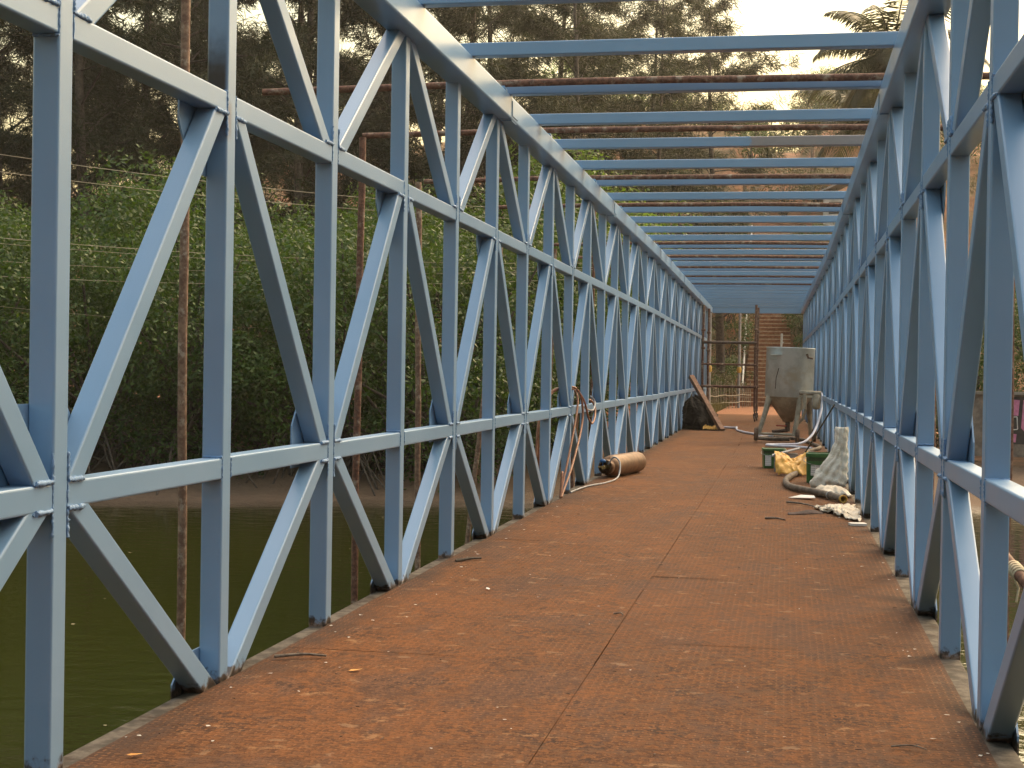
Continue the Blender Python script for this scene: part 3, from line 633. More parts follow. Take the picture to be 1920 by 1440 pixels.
M_GRN = mat_noise('green_plastic', (0.018, 0.085, 0.020), (0.03, 0.125, 0.03), 10, .38, .05, .001)
M_GRN2 = mat_noise('dark_green_band', (0.012, 0.035, 0.012), (0.018, 0.05, 0.016), 20, .4, .05, .001)
def mat_label():
    m = NT('printed_label'); o = m.objc(); x, y, z = m.sep(o)
    ln = m.ramp(m.math('SINE', m.math('MULTIPLY', z, 230.0)), .2, .6); br = m.ramp(m.noise(m.mapv(o, (60, 60, 1)), 3, 2), .42, .5)
    return m.fin(m.mix(m.math('MULTIPLY', m.math('MULTIPLY', ln, br), .55), (0.62, 0.62, 0.62), (0.12, 0.14, 0.13)), .5)
M_LAB = mat_label()
def bucket(x, y, w, d, h, rz_, label, lab):
    e = empty('paint_bucket', (x, y, DZ), rz_); tag(e, label, 'bucket')
    def ring(k, z, r=.05): return [Vector((s, t, z)) for s, t in rsec(w * k, d * k, r, 4)]
    mb = MB(); mb.loft([ring(.93, 0), ring(.95, .01), ring(.985, h * .74)]); obj('body', mb, M_GRN, e)
    mb = MB(); mb.loft([ring(.99, h * .74), ring(.995, h * .87)]); obj('printed_band', mb, M_GRN2, e)
    mb = MB(); mb.loft([ring(1.03, h * .87), ring(1.04, h * .90), ring(1.04, h * .975), ring(1.0, h), ring(.94, h), ring(.92, h * .97)]); ld = obj('lid', mb, M_GRN, e)
    mb = MB(); mb.box((lab[0], -d * .49 - .002, lab[1]), (lab[2], .012, lab[3])); obj('label', mb, M_LAB, e)
    mb = MB(); mb.tube(catmull([(-w / 2 - .01, 0, h * .85), (-w / 2 - .02, -d * .45, h * .72), (0, -d / 2 - .02, h * .60), (w / 2 + .02, -d * .45, h * .72), (w / 2 + .01, 0, h * .85)]), .004, 5); obj('wire_handle', mb, M_GALV, e)
bucket(-.15, 22.35, .34, .34, .30, .1, 'low green paint bucket next to the yellow sheet', (-.10, .12, .09, .16))
bucket(.47, 19.5, .35, .35, .395, -.05, 'tall green paint bucket standing next to the white sack', (-.03, .17, .16, .13))
def crumple(name, fn, n, m_, mat, label, cat, th=.004):
    mb = MB(); vs_ = []
    for j in range(m_ + 1):
        for i in range(n + 1): vs_.append(fn(i / n, j / m_))
    fs_ = [(j * (n + 1) + i, j * (n + 1) + i + 1, (j + 1) * (n + 1) + i + 1, (j + 1) * (n + 1) + i) for j in range(m_) for i in range(n)]
    mb.add(vs_, fs_, True); o = obj(name, mb, mat); tag(o, label, cat)
    md = o.modifiers.new('thickness', 'SOLIDIFY'); md.thickness = th; return o
def fold(p, sc, a, oct=3):
    """sharp cloth-like creases"""
    t = 0; p = Vector(p)
    for o in range(oct): t += (abs(mnoise.noise(p * sc * 2 ** o + Vector((3.1, 7.7, 1.3)) * o)) - .22) / 1.7 ** o
    return a * t
def wr(u, v, s, a): return a * (math.sin(u * 9.1 * s + 3 * math.sin(v * 5.3 * s + 1)) * .5 + math.sin(v * 11.7 * s + 2.5 * math.sin(u * 7.1 * s + 2)) * .35 + .3 * math.sin(23 * s * (u + .6 * v)) + .2 * math.sin(31 * s * (v - .4 * u)))
M_YCL = mat_noise('yellow_plastic_sheet', (0.52, 0.26, 0.035), (0.68, 0.38, 0.07), 6, .5, .2, .01, (0.36, 0.17, 0.03), 5)
crumple('plastic_sheet', lambda u, v: (-.12 + .46 * u + wr(u, v, 1.2, .02), 20.55 + .75 * v + wr(v, u, 1, .05), .05 + .27 * (math.sin(min(1, v * 1.9) * math.pi / 2)) * (.62 + .38 * abs(2 * u - 1.05)) + wr(u, v, 1.5, .02) + fold((u * 2, v * 2, 6), 1.3, .07)), 40, 30, M_YCL, 'crumpled yellow plastic sheet between the two green buckets', 'sheet')
mb = MB(); mb.box((.03, 21.7, .30), (.42, .42, .012), Matrix.Rotation(rad(-16), 3, 'Y')); mb.box((.03, 21.7, .14), (.34, .34, .26))
tag(obj('board_offcut', mb, M_GALV), 'grey flat board leaning over the low bucket and yellow sheet', 'board')

# white woven sack slumped against the right truss
def mat_sack(name, a_, b_, c_):
    m = NT(name); p = m.pos(); n = m.noise(p, 5, 5, .65); w_ = m.noise(m.mapv(p, (260, 260, 260)), 1, 1)
    col = m.mix(m.ramp(n, .35, .65), a_, b_); col = m.mix(m.ramp(m.noise(p, 3, 4, .7), .58, .72, 0, .7), col, c_)
    f = m.noise(m.mapv(p, (9, 9, 16)), 1, 5, .7, 1.2)
    return m.fin(col, .6, m.bump(w_, .1, .002, m.bump(f, .6, .035)), 0, .35)
M_SACK = mat_sack('woven_sack', (0.60, 0.55, 0.45), (0.76, 0.71, 0.62), (0.44, 0.35, 0.24))
mb = MB(); rings = []; prof = [(0.0, .53, .15, .10), (.03, .535, .19, .15), (.10, .55, .20, .16), (.20, .585, .178, .155), (.30, .625, .148, .14), (.40, .665, .118, .125), (.48, .688, .094, .11), (.56, .702, .080, .10), (.64, .706, .074, .095), (.70, .704, .074, .09), (.745, .706, .080, .085), (.775, .708, .072, .07), (.76, .708, .05, .05)]
prof = [tuple(prof[i][c] * (1 - f) + prof[i + 1][c] * f for c in range(4)) for i in range(len(prof) - 1) for f in (0, .33, .67)] + [prof[-1]]
for q, (z, cx, rx_, ry_) in enumerate(prof):
    rg = []
    for j in range(64):
        a_ = 2 * math.pi * j / 64; d_ = 1 + .09 * math.sin(5 * a_ + z * 9) + .07 * math.sin(9 * a_ - z * 17) + .06 * math.sin(z * 55 + 3 * a_) + .05 * math.sin(14 * a_ + z * 40)
        d_ += fold((math.cos(a_) * .6, math.sin(a_) * .6, z * 2.2), 2.2, .22, 2)
        rg.append(Vector((cx + rx_ * d_ * math.cos(a_), 18.5 + ry_ * d_ * math.sin(a_), DZ + z + (.006 * math.sin(2 * a_ + q) if q else 0))))
    rings.append(rg)
mb.loft(rings, True, True); tag(obj('woven_sack', mb, M_SACK), 'tall dirty white woven sack slumped against the lower rail', 'sack')
M_RAG = mat_sack('dirty_white_cloth', (0.50, 0.43, 0.34), (0.66, 0.60, 0.50), (0.28, 0.20, 0.14))
crumple('folded_sack', lambda u, v: (.40 + .40 * u - .06 * v, 17.15 + .8 * v, .03 + .085 * math.sin(u * math.pi) ** .6 * math.sin(v * math.pi) ** .5 + abs(fold((u * 2, v * 2, 0), 1.1, .06))), 34, 28, M_RAG, 'flat folded white sack lying behind the yellow hose end', 'sack')
crumple('dirty_rag', lambda u, v: (.32 + .46 * u + .10 * v - .14 * u * v + fold((u * 3, v * 3, 9), 1, .05), 15.7 - 1.4 * v * (.35 + .65 * u) + .3 * u * (1 - v) + fold((v * 3, u * 3, 5), 1, .18), .022 + .03 * math.sin(u * math.pi) ** .7 * math.sin(v * math.pi) ** .6 + abs(fold((u * 2.4, v * 2.4, 4), 1.2, .085))), 44, 36, M_RAG, 'dirty white rag spread on the deck near the right truss', 'rag')
M_DRAG = mat_noise('dark_cloth', (0.035, 0.02, 0.018), (0.075, 0.045, 0.04), 14, .85, .5, .02)
crumple('dark_rag', lambda u, v: (.05 + .36 * u, 14.85 + .25 * v + .25 * u, .018 + .055 * u * math.sin(v * math.pi) * math.sin(min(1, u * 1.2) * math.pi) ** .4 + wr(u, v, 1.6, .006) * u), 16, 8, M_DRAG, 'dark brown twisted rag next to the dirty white rag', 'rag')
M_PAPER = mat_noise('pale_paper', (0.60, 0.57, 0.52), (0.72, 0.70, 0.66), 9, .7, .1, .003)
mb = MB(); mb.box((.70, 14.05, DZ + .012), (.15, .11, .022), Matrix.Rotation(.2, 3, 'Z')); tag(obj('foam_block', mb, M_PAPER), 'small flat white foam block lying below the dirty rag', 'block')
mb = MB(); mb.extr([(.06, 16.85, DZ + .006), (.36, 16.75, DZ + .02), (.35, 16.95, DZ + .03), (.2, 17.0, DZ + .03)], (0, 0, .006)); tag(obj('paper_scrap', mb, M_PAPER), 'thin pale paper scrap beside the brown hose', 'paper')
M_TWIG = mat_noise('grey_twig', (0.11, 0.085, 0.065), (0.22, 0.18, 0.14), 30, .9, .4, .003)
def twig(p, q, r, label, mat=None):
    p, q = Vector(p), Vector(q); mb = MB(); mid = p.lerp(q, .5) + Vector((.012, .02, .006)); mb.tube(catmull([p, mid, q], 4), [r * (1 - .05 * i) for i in range(9)], 6); tag(obj('twig', mb, mat or M_TWIG), label, 'twig')
twig((.04, 16.2, .03), (.34, 15.75, .03), .012, 'long pale stick lying left of the yellow hose end')
twig((-.17, 14.35, .025), (.02, 14.25, .025), .014, 'short dark stick lying on the rusty deck left of the dark rag')
twig((-2.40, 6.62, .03), (-2.17, 6.72, .026), .009, 'grey twig resting near the feet of the left truss diagonals')
twig((.42, 5.65, .022), (.55, 5.64, .022), .004, 'thin dark twig near the right edge of the deck plate')
twig((-.96, 8.36, .022), (-.90, 8.33, .022), .006, 'dark wood splinter on the centre seam of the deck')
twig((-2.36, 10.35, .02), (-2.2, 10.5, .03), .012, 'flat grey offcut at the left edge of the deck', M_CHORD)
M_ROD = mat_noise('dark_green_rod', (0.03, 0.045, 0.025), (0.055, 0.07, 0.04), 14, .6, .1, .002)
mb = MB(); mb.tube([(.33, 25.6, .03), (.77, 23.4, .97)], .013, 6); tag(obj('thin_rod', mb, M_ROD), 'thin dark green rod leaning on the right lower rail', 'rod')

# black bag, yellow cloth and leaning plank at the far left
M_BAGM = mat_noise('black_polythene', (0.003, 0.003, 0.003), (0.006, 0.006, 0.006), 9, .5, 1.0, .08, None, 2, 0.0, .06)
mb = MB(); rings = []
bprof = [(-.02, 1.05, 0), (.05, 1.08, 0), (.2, 1.02, -.01), (.38, .90, -.03), (.55, .72, -.09), (.67, .52, -.14), (.75, .32, -.17), (.80, .10, -.19)]
bprof = [tuple(bprof[i][c] * (1 - f) + bprof[i + 1][c] * f for c in range(3)) for i in range(7) for f in (0, .33, .67)] + [bprof[-1]]
for q, (z, k, sh) in enumerate(bprof):
    rg = []
    for j in range(64):
        a_ = 2 * math.pi * j / 64; d_ = k * (1 + .06 * math.sin(4 * a_ + z * 4) + .03 * math.sin(7 * a_ - z * 5))
        d_ *= 1 + fold((math.cos(a_), math.sin(a_), z * 1.6), 1.5, .34)
        rg.append(Vector((-2.09 + sh - .05 + .46 * d_ * math.cos(a_), 37.3 + .55 * d_ * math.sin(a_), DZ + z * (1 + fold((math.cos(a_), math.sin(a_), 5), 1.2, .25)) + .02)))
    rings.append(rg)
mb.loft(rings, True, True); tag(obj('plastic_bag', mb, M_BAGM), 'bulging black polythene bag under the leaning plank', 'bag')
crumple('yellow_cloth', lambda u, v: (-2.02 + .42 * u, 36.55 + .35 * v + .05 * math.sin(u * 9), .03 + .20 * v * (.6 + .4 * math.sin(u * 7 + 1)) + abs(fold((u * 2, v * 2, 2), 1.4, .10))), 36, 24, M_YCL, 'crumpled yellow cloth lying in front of the black bag', 'cloth')
M_TARP = M_BAGM
crumple('black_sheet', lambda u, v: (-2.25 + .78 * u, 36.35 + .8 * v, .022 + .16 * max(0, v - .3) * math.sin(u * math.pi) + wr(u, v, 1.3, .006)), 16, 10, M_TARP, 'flat black polythene sheet spread under the yellow cloth', 'sheet')
M_PLANK = mat_noise('rusty_flat_bar', (0.17, 0.085, 0.05), (0.27, 0.145, 0.09), 11, .8, .3, .004)
p0 = Vector((-1.53, 36.45, .02)); p1 = Vector((-2.42, 37.9, 1.36)); dv = (p1 - p0); lnp = dv.length; qz = dv.to_track_quat('Z', 'X').to_matrix()
mb = MB(); mb.box((p0 + p1) / 2, (.10, .13, lnp), qz); tag(obj('leaning_plank', mb, M_PLANK), 'long rust brown plank leaning on the left truss over the bag', 'plank')

# rolling scaffold frame near the far end
SF = empty('rolling_scaffold', (-1.66, 44.0, DZ)); tag(SF, 'brown steel rolling scaffold frame standing near the far end', 'scaffold')
for x, y, zb, zt in ((-.80, 0, .02, 3.5), (-.70, 1.2, .02, 3.45), (.77, 0, .30, 3.52), (.81, 1.0, .30, 3.48)):
    mb = MB(); mb.tube([(x, y, zb), (x - .012, y, zt * .5), (x, y, zt)], .038, 8)
    for zz in (zt - .75, zt - 1.3, 1.05): mb.lathe([(.038, -.04), (.06, -.03), (.06, .03), (.038, .04)], 10, Matrix.Translation((x, y, zz)))
    up = obj('upright', mb, M_RUST, SF)
    if x > 0:
        mb = MB(); mb.tube([(x, y, .32), (x, y, .20)], .02, 6); mb.box((x, y, .17), (.09, .02, .14)); mb.lathe([(.02, -.025), (.075, -.025), (.085, 0), (.075, .025), (.02, .025)], 16, Matrix.Translation((x, y - .02, .085)) @ Matrix.Rotation(rad(80), 4, 'Y')); obj('castor', mb, M_IRON, up)
for zz, r_ in ((2.38, .045), (1.72, .03), (1.05, .04)):
    mb = MB(); mb.tube([(-.84, -.03, zz), (.80, -.03, zz - .01)], r_, 8); obj('ledger', mb, M_RUST if zz < 2 else M_IRON, SF)

# litter on the deck: a few leaves one can pick out, specks as one mass
M_OLEAF = mat_noise('orange_dry_leaf', (0.55, 0.24, 0.05), (0.68, 0.34, 0.08), 40, .6, .2, .003)
def leaf(x, y, s, r, label, mat=M_OLEAF, z=.02):
    mb = MB(); pts = [(-1, 0, 0), (-.5, .38, .10), (.2, .42, .06), (1, .05, .16), (.3, -.36, .12), (-.5, -.34, .03)]
    Mx = Matrix.Translation((x, y, z)) @ Matrix.Rotation(r, 4, 'Z') @ Matrix.Scale(s, 4)
    mb.add([Mx @ Vector(p) for p in pts] + [Mx @ Vector((0, 0, .0))], [(6, i, (i + 1) % 6) for i in range(6)], True)
    tag(obj('dry_leaf', mb, mat), label, 'leaf')
leaf(-2.281, 4.85, .030, .3, 'orange dry leaf on the deck close to the nearest left post')
leaf(-1.943, 6.46, .035, .5, 'yellow dry leaf lying on the open rusty deck plate')
leaf(-1.86, 9.1, .03, 2.0, 'small pale leaf on the deck near the truss feet', M_PAPER)
M_CREAM = mat_noise('paint_flake', (0.42, 0.38, 0.32), (0.62, 0.60, 0.56), 50, .8, .1, .001)
r6 = np.random.RandomState(4); mb = MB()
for i in range(260):
    edge = r6.rand() < .6
    x = (B - .02 - abs(r6.normal(0, .16)) if r6.rand() < .6 else -A + .03 + abs(r6.normal(0, .18))) if edge else r6.uniform(-2.3, .7)
    x = min(max(x, -2.44), .775)
    y = 4 + r6.rand() ** 1.5 * 26; s = r6.uniform(.002, .0075) * (1.5 if edge else 1); a_ = r6.rand() * 6.3
    pts = [Vector((x + s * math.cos(a_ + t) * r6.uniform(.6, 1.8), y + s * math.sin(a_ + t) * r6.uniform(.6, 1.4), .0175 + r6.uniform(0, .003))) for t in (0, 1.3, 2.6, 4.1)]
    mb.add(pts, [(0, 1, 2, 3)])
tag(obj('paint_flakes', mb, M_CREAM), 'pale paint flakes and grit scattered over the deck', 'debris', None, 'stuff')
mb = MB()
for i in range(240):
    x = r6.uniform(-2.4, .76); y = 4 + r6.rand() ** 1.4 * 20; s = r6.uniform(.003, .011); a_ = r6.rand() * 6.3
    mb.tube([(x, y, .019), (x + s * 2.2 * math.cos(a_), y + s * 2.2 * math.sin(a_), .019)], [.0025, .0015], 4)
tag(obj('rust_scale', mb, M_IRON), 'dark rust scale and splinters scattered over the deck', 'debris', None, 'stuff')

# ------------------------------------------------------------------ vegetation
def unit(v): return v / np.maximum(np.linalg.norm(v, axis=-1, keepdims=True), 1e-9)
def leaf_quads(C, D, N, Ls, Ws):
    """diamond leaves: centre C, long direction D, normal hint N"""
    S = unit(np.cross(D, N)); L = Ls[:, None]; W = Ws[:, None]
    v = np.stack([C - D * L * .5, C + S * W * .5 - D * L * .05, C + D * L * .5, C - S * W * .5 - D * L * .05], 1)
    n = len(C); return v.reshape(-1, 3), np.arange(n * 4).reshape(n, 4)
def bush_crown(seed, rx, ry, h, z0, nclump, nleaf, ls, mat, name='crown'):
    R = np.random.RandomState(seed)
    u = R.rand(nclump) * 2 * np.pi; w = R.uniform(-.95, 1, nclump); rr = np.sqrt(np.maximum(0, 1 - w * w)) * R.uniform(.55, 1.05, nclump)
    cc = np.stack([rx * rr * np.cos(u), ry * rr * np.sin(u), z0 + h * (.5 + .5 * w * R.uniform(.75, 1.08, nclump))], -1)
    cr = R.uniform(.35, .85, nclump) * min(rx, 2.4) * .42
    k = R.choice(nclump, nleaf, p=cr ** 2 / np.sum(cr ** 2))
    d = unit(R.normal(size=(nleaf, 3))); rad_ = cr[k] * R.uniform(.55, 1.0, nleaf) ** .6
    C = cc[k] + d * rad_[:, None] * np.array([1.15, 1.15, .8]) + R.normal(size=(nleaf, 3)) * .05
    N = unit(d + np.array([0, 0, .9]) + R.normal(size=(nleaf, 3)) * .55)
    D = unit(np.cross(N, R.normal(size=(nleaf, 3))) + d * .3)
    V, F = leaf_quads(C, D, N, ls * R.uniform(.7, 1.4, nleaf), ls * R.uniform(.38, .62, nleaf))
    return npmesh(name, V, F, mat), cc
def stems(seed, cc, base_r, zbase, nroot=0, r0=.09):
    R = random.Random(seed); mb = MB(); idx = list(range(len(cc))); R.shuffle(idx)
    nst = 4; bases = [(R.uniform(-base_r, base_r), R.uniform(-base_r, base_r)) for _ in range(nst)]
    for i in idx[:14]:
        bx, by = bases[i % nst]; c = cc[i]
        mb.tube(catmull([(bx, by, zbase), (bx * .8 + c[0] * .2, by * .8 + c[1] * .2, zbase + (c[2] - zbase) * .45), tuple(c)], 4), [r0 * (1 - .09 * q) for q in range(9)], 6)
    for i in range(nroot):
        a_ = R.uniform(0, 6.3); r_ = R.uniform(.5, 1.6) + base_r; hgt = R.uniform(.5, 1.3)
        bx, by = bases[i % nst]
        mb.tube(catmull([(bx, by, zbase + hgt), ((bx + math.cos(a_) * r_) * .6, (by + math.sin(a_) * r_) * .6, zbase + hgt * .75), (bx + math.cos(a_) * r_, by + math.sin(a_) * r_, zbase - .2)], 3), .022, 5)
    return mb
def make_bush(name, seed, rx, ry, h, z0, nclump, nleaf, ls, mat, label, cat, group, nroot=0, r0=.07, bark=None):
    e = empty(name); tag(e, label, cat, group)
    me, cc = bush_crown(seed, rx, ry, h, z0, nclump, nleaf, ls, mat); obj('crown', me, None, e)
    obj('trunk', stems(seed, cc, rx * .25, -.1, nroot, r0), bark or M_BARK, e); return e
def place(proto, used, x, y, s, rz_, z=None):
    o = proto if proto.name not in used else copy_tree(proto)
    used.add(proto.name); o.location = (x, y, gz(x, y) if z is None else z); o.rotation_euler = (0, 0, rz_); o.scale = (s, s, s * 1.0); return o
used = set()
mang = [make_bush('mangrove_tree', 20 + i, 2.6, 2.4, 5.0 + .5 * (i % 3), .0, 95, 12500, .115, M_MANG, 'dense dark green mangrove tree rooted in the muddy far bank', 'tree', 'mangroves along the far bank', 26) for i in range(5)]
R = random.Random(8); cnt = 0
for row, (dy, step) in enumerate(((3.1, 2.6), (6.4, 3.0), (10.0, 3.4))):
    x = -36.0 + row
    while x < -5.2:
        yy = float(shore(x)) + dy + R.uniform(-.7, .7)
        if not (x > -6.6 and row == 0 and R.random() < .4):
            tr = place(mang[cnt % 5], used, x, yy, R.uniform(.82, 1.12) * (1 + .09 * row), R.uniform(0, 6.3)); cnt += 1
            tr['label'], tr['group'] = (('dense green mangrove with stilt roots at the edge of the muddy bank', 'mangroves at the water edge'), ('green mangrove standing behind the waterside mangroves on the far bank', 'mangroves of the middle row'), ('taller green mangrove in the rear row below the casuarinas', 'mangroves of the rear row'))[row]
        x += step * R.uniform(.8, 1.15)
for x, y, s in ((-6.0, 33.5, .7), (-6.3, 37.5, .85), (-6.7, 42, .95), (-6.9, 47, 1.0), (4.8, 39.5, .8), (7.2, 40, 1.0), (10.5, 40, 1.1), (13.5, 39, 1.1), (4.4, 44, .9), (9, 45, 1.2)):
    tr = place(mang[cnt % 5], used, x, y, s, R.uniform(0, 6.3)); cnt += 1
    tr['label'], tr['group'] = ('leafy mangrove growing on the bank behind the graffiti wall', 'trees behind the graffiti wall') if x > 0 else ('leafy mangrove growing close beside the far half of the bridge', 'mangroves beside the bridge')
brt = make_bush('leafy_tree', 55, 2.9, 2.6, 5.2, 2.2, 60, 8000, .16, M_BRIGHT, 'bright green broad leaved tree standing behind the mangroves', 'tree', 'bright broad leaved trees', 0, .11)
for x, y, s in ((-7.2, 45.5, 1.15), (-12.2, 43.0, .95), (-7.2, 54.0, 1.25), (-9.0, 50.5, 1.0)): place(brt, used, x, y, s, R.uniform(0, 6.3))

def casuarina(seed, H):
    R = np.random.RandomState(seed); e = empty('casuarina_tree'); tag(e, 'tall dark feathery casuarina tree standing behind the mangroves', 'tree', 'casuarinas behind the bank')
    mb = MB(); lean = R.uniform(-.04, .04, 2)
    def tp(t): return Vector((lean[0] * H * t + .25 * math.sin(t * 5 + seed), lean[1] * H * t + .25 * math.cos(t * 4 + seed), H * t))
    mb.tube([tp(i / 14) - Vector((0, 0, .3)) for i in range(15)], [.21 * (1 - .9 * i / 14) + .012 for i in range(15)], 7)
    Cs, Ds, Ls = [], [], []
    nl = 46
    for i in range(nl):
        t = .16 + .83 * (i + R.rand()) / nl; b = tp(t); a_ = R.rand() * 6.283; ln = (.55 + 2.9 * math.sin(math.pi * min(1, .12 + t * .86)) ** .8) * R.uniform(.35, 1.25) + .3
        upv = R.uniform(.1, 1.3); d = Vector((math.cos(a_), math.sin(a_), upv)).normalized()
        pts = [b + d * ln * s + Vector((0, 0, -.18 * ln * s * s)) for s in (0, .35, .7, 1)]
        mb.tube(pts, [.045 * (1 - t) + .014, .03 * (1 - t) + .01, .012, .006], 5, True, False)
        sub = int(5 + ln * 2.6)
        for q in range(sub):
            s = R.uniform(.25, 1.05); c = b + d * ln * s + Vector((0, 0, -.18 * ln * s * s)); a2 = a_ + R.normal() * .9; l2 = R.uniform(.4, 1.1) * (.5 + .25 * ln)
            d2 = Vector((math.cos(a2), math.sin(a2), R.uniform(-.1, .8))).normalized(); nt = int(3 + l2 * 3.2)
            mb.tube([c, c + d2 * l2], [.008, .004], 3, True, False)
            for w in range(nt):
                p = c + d2 * l2 * R.rand(); m_ = 12
                Cs.append(np.array(p) + R.normal(size=(m_, 3)) * .10)
                dd = np.array([d2.x * .5, d2.y * .5, -.25]) + R.normal(size=(m_, 3)) * .5; Ds.append(unit(dd)); Ls.append(R.uniform(.22, .55, m_))
    C = np.concatenate(Cs); D = np.concatenate(Ds); L_ = np.concatenate(Ls)
    N = unit(R.normal(size=C.shape)); V, F = leaf_quads(C + D * L_[:, None] * .4, D, N, L_, np.full(len(C), .030))
    obj('crown', npmesh('crown', V, F, M_CASU), None, e); obj('trunk', mb, M_BARK, e); return e
cas = [casuarina(70 + i, (19, 21, 17, 20)[i]) for i in range(4)]
cnt = 0
cs = [(-7.6, 50, .9), (-4.9, 57, .78), (-10.5, 47.5, 1.0), (-13.2, 45.5, 1.02), (-16, 44, 1.05), (-18.6, 43, 1.1), (-21.5, 42, 1.05), (-24.5, 41.5, 1.1), (-28, 40, 1.1), (-32, 39, 1.1),
      (-8.6, 58, 1.05), (-12, 55, 1.1), (-15, 53, 1.1), (-18, 51.5, 1.15), (-21, 51, 1.15), (-24, 50, 1.2), (-27.5, 49.5, 1.2), (-31.5, 48, 1.2), (-36, 47, 1.2), (-5.7, 63.5, .95), (-10.5, 64, 1.15), (-15, 62, 1.2), (-20, 60, 1.25), (-25.5, 58, 1.25), (-31, 57, 1.25), (-37, 55, 1.3), (-3.4, 66.5, 1.12)]
for x, y, s in cs:
    tr = place(cas[cnt % 4], used, x + R.uniform(-.6, .6), y + R.uniform(-.8, .8), s * R.uniform(.94, 1.06), R.uniform(0, 6.3)); cnt += 1
    if cnt > 10: tr['label'], tr['group'] = 'tall casuarina in the hazy wood behind the front casuarinas', 'casuarinas of the rear wood'
    else: tr['label'], tr['group'] = 'tall dark feathery casuarina rising directly behind the mangroves', 'casuarinas behind the mangroves'

for i in range(26):  # unseen trees behind the camera, added to darken the truss undersides
    x = -34 + 2.7 * i + R.uniform(-.8, .8); y = -19.5 - R.uniform(0, 7)
    if abs(x + .8) < 3.4: continue
    tr = place(mang[i % 5] if i % 2 else cas[i % 4], used, x, y + (0 if i % 2 else -2), R.uniform(.6, .8), R.uniform(0, 6.3)); cnt += 1
    tr['label'], tr['group'] = ('unseen mangrove on the near bank, added to block low sky', 'added mangroves on the near bank') if i % 2 else ('unseen casuarina on the near bank, added to block low sky', 'added casuarinas on the near bank')
for i in range(16):  # unseen wood on the right, added to block low sky on that side
    y = -14 + 2.6 * i + R.uniform(-1, 1); x = 25 + R.uniform(0, 6) - (4 if y > 31 else 0)
    tr = place(cas[i % 4] if i % 3 else mang[i % 5], used, x, y, R.uniform(.85, 1.1), R.uniform(0, 6.3))
    tr['label'], tr['group'] = ('unseen casuarina on the right bank, added to block low sky', 'added casuarinas of the right bank') if i % 3 else ('unseen mangrove on the right bank, added to block low sky', 'added mangroves of the right bank')
# shrubs on the hillside and beside the stairs
shr = [make_bush('hill_shrub', 90 + i, 1.15, 1.1, 1.7, .1, 34, 2600, .10, (M_SHRUB, M_DRY, M_SHRUB)[i], ('dark green shrub growing on the red hillside', 'dry yellowish shrub growing on the red hillside', 'dark green shrub growing on the red hillside')[i], 'shrub', ('green shrubs on the hillside', 'dry shrubs on the hillside', 'green shrubs on the hillside')[i], 0, .03) for i in range(3)]
cnt = 0
sp = [(-2.6, 68.2, .9), (-2.75, 70, 1.1), (-2.7, 72.0, 1.15), (-3.3, 74.5, 1.2), (-2.9, 64.8, .8), (-3.3, 66.6, 1.0), (1.0, 72.0, 1.0), (1.05, 69.5, .95), (1.3, 74.5, 1.1), (1.9, 70.6, 1.1), (1.2, 77.5, 1.0), (-3.6, 62, .8), (-4.2, 60, .9), (-3.9, 57.2, .7), (-4.6, 69, 1.1), (2.6, 66.5, 1.2), (1.9, 64, 1.0), (-3.0, 78, 1.1), (-4.4, 80, 1.2), (1.6, 81, 1.0)]
for x, y, s in sp: place(shr[(0, 2, 0, 2, 1)[cnt % 5]], used, x, y, s, R.uniform(0, 6.3)); cnt += 1
for i in range(70):
    y = R.uniform(74, 130); x = R.uniform(-16, 16) * y / 75
    if abs(x + .8) < 2.2 and y < 82: continue
    if abs(x - HX) < 3 and y < HY + 3: continue
    place(shr[i % 3], used, x, y, R.uniform(.7, 1.9), R.uniform(0, 6.3))
# hill-top trees, hazy
for i in range(16):
    y = R.uniform(92, 112); x = R.uniform(-18, 20)
    tr = place(brt if i % 2 else mang[i % 5], used, x, y, R.uniform(.55, .9), R.uniform(0, 6.3)); tr['label'], tr['group'] = ('pale hazy leafy tree on the crest of the hill' if i % 2 else 'darker round tree on the crest of the hill'), ('pale trees on the hill crest' if i % 2 else 'dark trees on the hill crest')
# grass beside the path
M_GRASS = mat_leaf('dry_grass_blade', [(0.10, 0.085, 0.03), (0.14, 0.11, 0.04), (0.10, 0.12, 0.03), (0.16, 0.11, 0.05)], .3)
rg_ = np.random.RandomState(2); n = 9000; t_ = rg_.rand(n)
gxs = np.where(t_ < .35, -2.75 + rg_.normal(0, .35, n), np.where(t_ < .6, 2.5 + rg_.normal(0, 1.0, n), rg_.uniform(-14, 14, n)))
gys = np.where(t_ < .35, rg_.uniform(52, 66, n), np.where(t_ < .6, rg_.uniform(50, 66, n), rg_.uniform(67, 92, n)))
ok = (np.abs(gxs + .9) > 1.55); gxs, gys = gxs[ok], gys[ok]; gzs = hz(gxs, gys); n = len(gxs)
D = unit(np.stack([rg_.normal(0, .35, n), rg_.normal(0, .35, n), np.ones(n)], -1)); Lg = rg_.uniform(.15, .42, n)
V, F = leaf_quads(np.stack([gxs, gys, gzs], -1) + D * Lg[:, None] * .45, D, unit(rg_.normal(size=(n, 3))), Lg, np.full(n, .03))
tag(obj('dry_grass', npmesh('dry_grass', V, F, M_GRASS)), 'dry grass tufts beside the path and on the slope', 'grass', None, 'stuff')

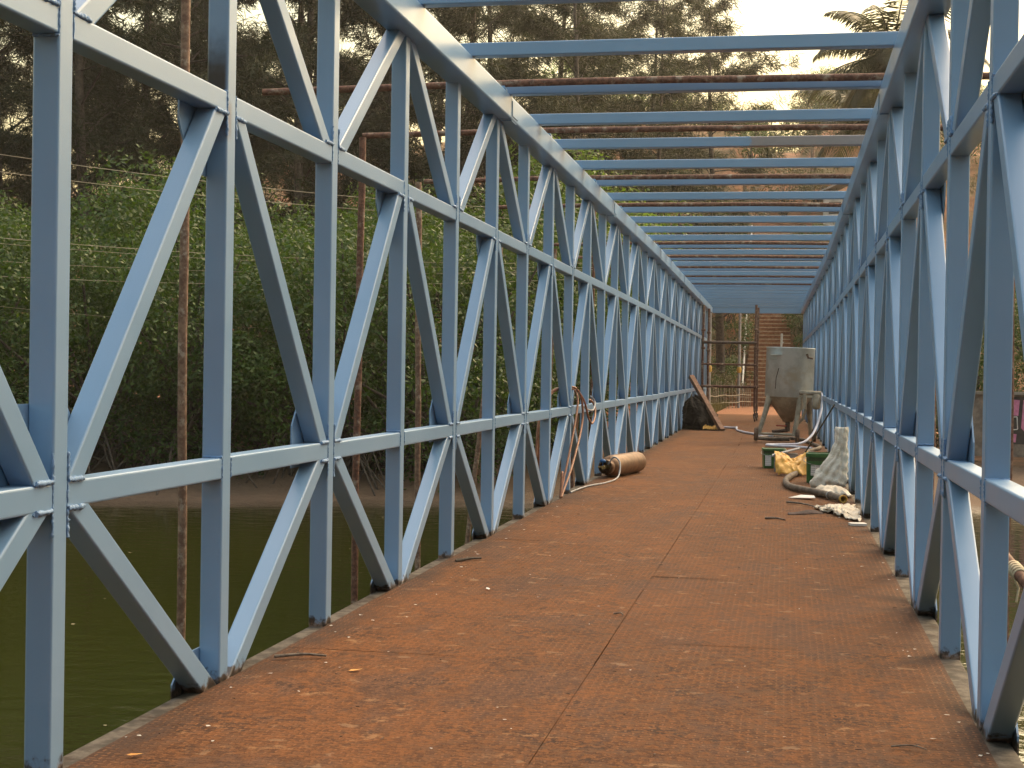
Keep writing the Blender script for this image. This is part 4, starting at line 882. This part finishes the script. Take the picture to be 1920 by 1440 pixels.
# coconut palms beyond the right truss
def palm(x, y, H, seed, label, nf=20, fl=3.0):
    R = np.random.RandomState(seed); e = empty('coconut_palm', (x, y, gz(x, y))); tag(e, label, 'palm tree')
    mb = MB(); lean = Vector((R.uniform(-.8, .2), R.uniform(-.5, .5), 0))
    pts = [lean * (t * t) + Vector((0, 0, H * t)) for t in np.linspace(0, 1, 16)]; mb.tube(pts, [.17 - .06 * t for t in np.linspace(0, 1, 16)], 9); obj('trunk', mb, M_PBARK, e)
    top = pts[-1]
    for i in range(nf):
        a_ = 2.4 * i + R.uniform(-.2, .2); el = 1.25 - 1.9 * (i / nf) + R.uniform(-.12, .12); L_ = fl * R.uniform(.85, 1.1); m_ = 16
        rach = []; 
        for q in range(m_ + 1):
            s = q / m_; ang = el - 1.35 * s * s
            if q == 0: cur = Vector(top)
            else: cur = cur + Vector((math.cos(a_) * math.cos(ang), math.sin(a_) * math.cos(ang), math.sin(ang))) * (L_ / m_)
            rach.append(cur.copy())
        mb = MB(); mb.tube(rach, [.035 * (1 - .85 * q / m_) for q in range(m_ + 1)], 5)
        for q in range(2, m_ + 1):
            t = (rach[q] - rach[q - 1]).normalized(); side = t.cross(Vector((0, 0, 1))); side = side.normalized() if side.length > .05 else Vector((-math.sin(a_), math.cos(a_), 0))
            for k in range(5):
                c = rach[q - 1].lerp(rach[q], k / 5); ll = .80 * math.sin(math.pi * min(.96, .15 + .8 * (q + k / 5) / m_)) + .12
                for sg in (-1, 1):
                    d = (side * sg * .8 + t * .55 + Vector((0, 0, -.45 + R.uniform(-.15, .15)))).normalized(); up = d.cross(t).normalized(); wv = t * .022
                    mid = c + d * ll * .55; tip = c + d * ll + Vector((0, 0, -.12 * ll))
                    mb.add([c - wv * .6, c + wv * .6, mid + wv, tip, mid - wv], [(0, 1, 2, 4), (4, 2, 3)])
        obj('frond', mb, M_PALM, e)
palm(3.5, 46, 11.6, 1, 'tall coconut palm rising beyond the right top chord', 26, 3.1)
palm(3.2, 52, 10.4, 2, 'shorter coconut palm with drooping fronds behind the taller palm', 20, 3.0)

# ------------------------------------------------------------------ haze
mh = bpy.data.materials.new('warm_haze'); mh.use_nodes = True; t = mh.node_tree; t.nodes.clear()
ho = t.nodes.new('ShaderNodeOutputMaterial'); hv = t.nodes.new('ShaderNodeVolumePrincipled')
hv.inputs['Color'].default_value = (1.0, .93, .84, 1); hv.inputs['Density'].default_value = .0005; hv.inputs['Anisotropy'].default_value = .55
t.links.new(hv.outputs[0], ho.inputs['Volume'])
HAZE = True
if HAZE:
    mb = MB(); mb.box((0, 75, 13), (410, 390, 40)); tag(obj('haze', mb, mh), 'warm thin haze hanging over the river and hill', 'haze', None, 'stuff')
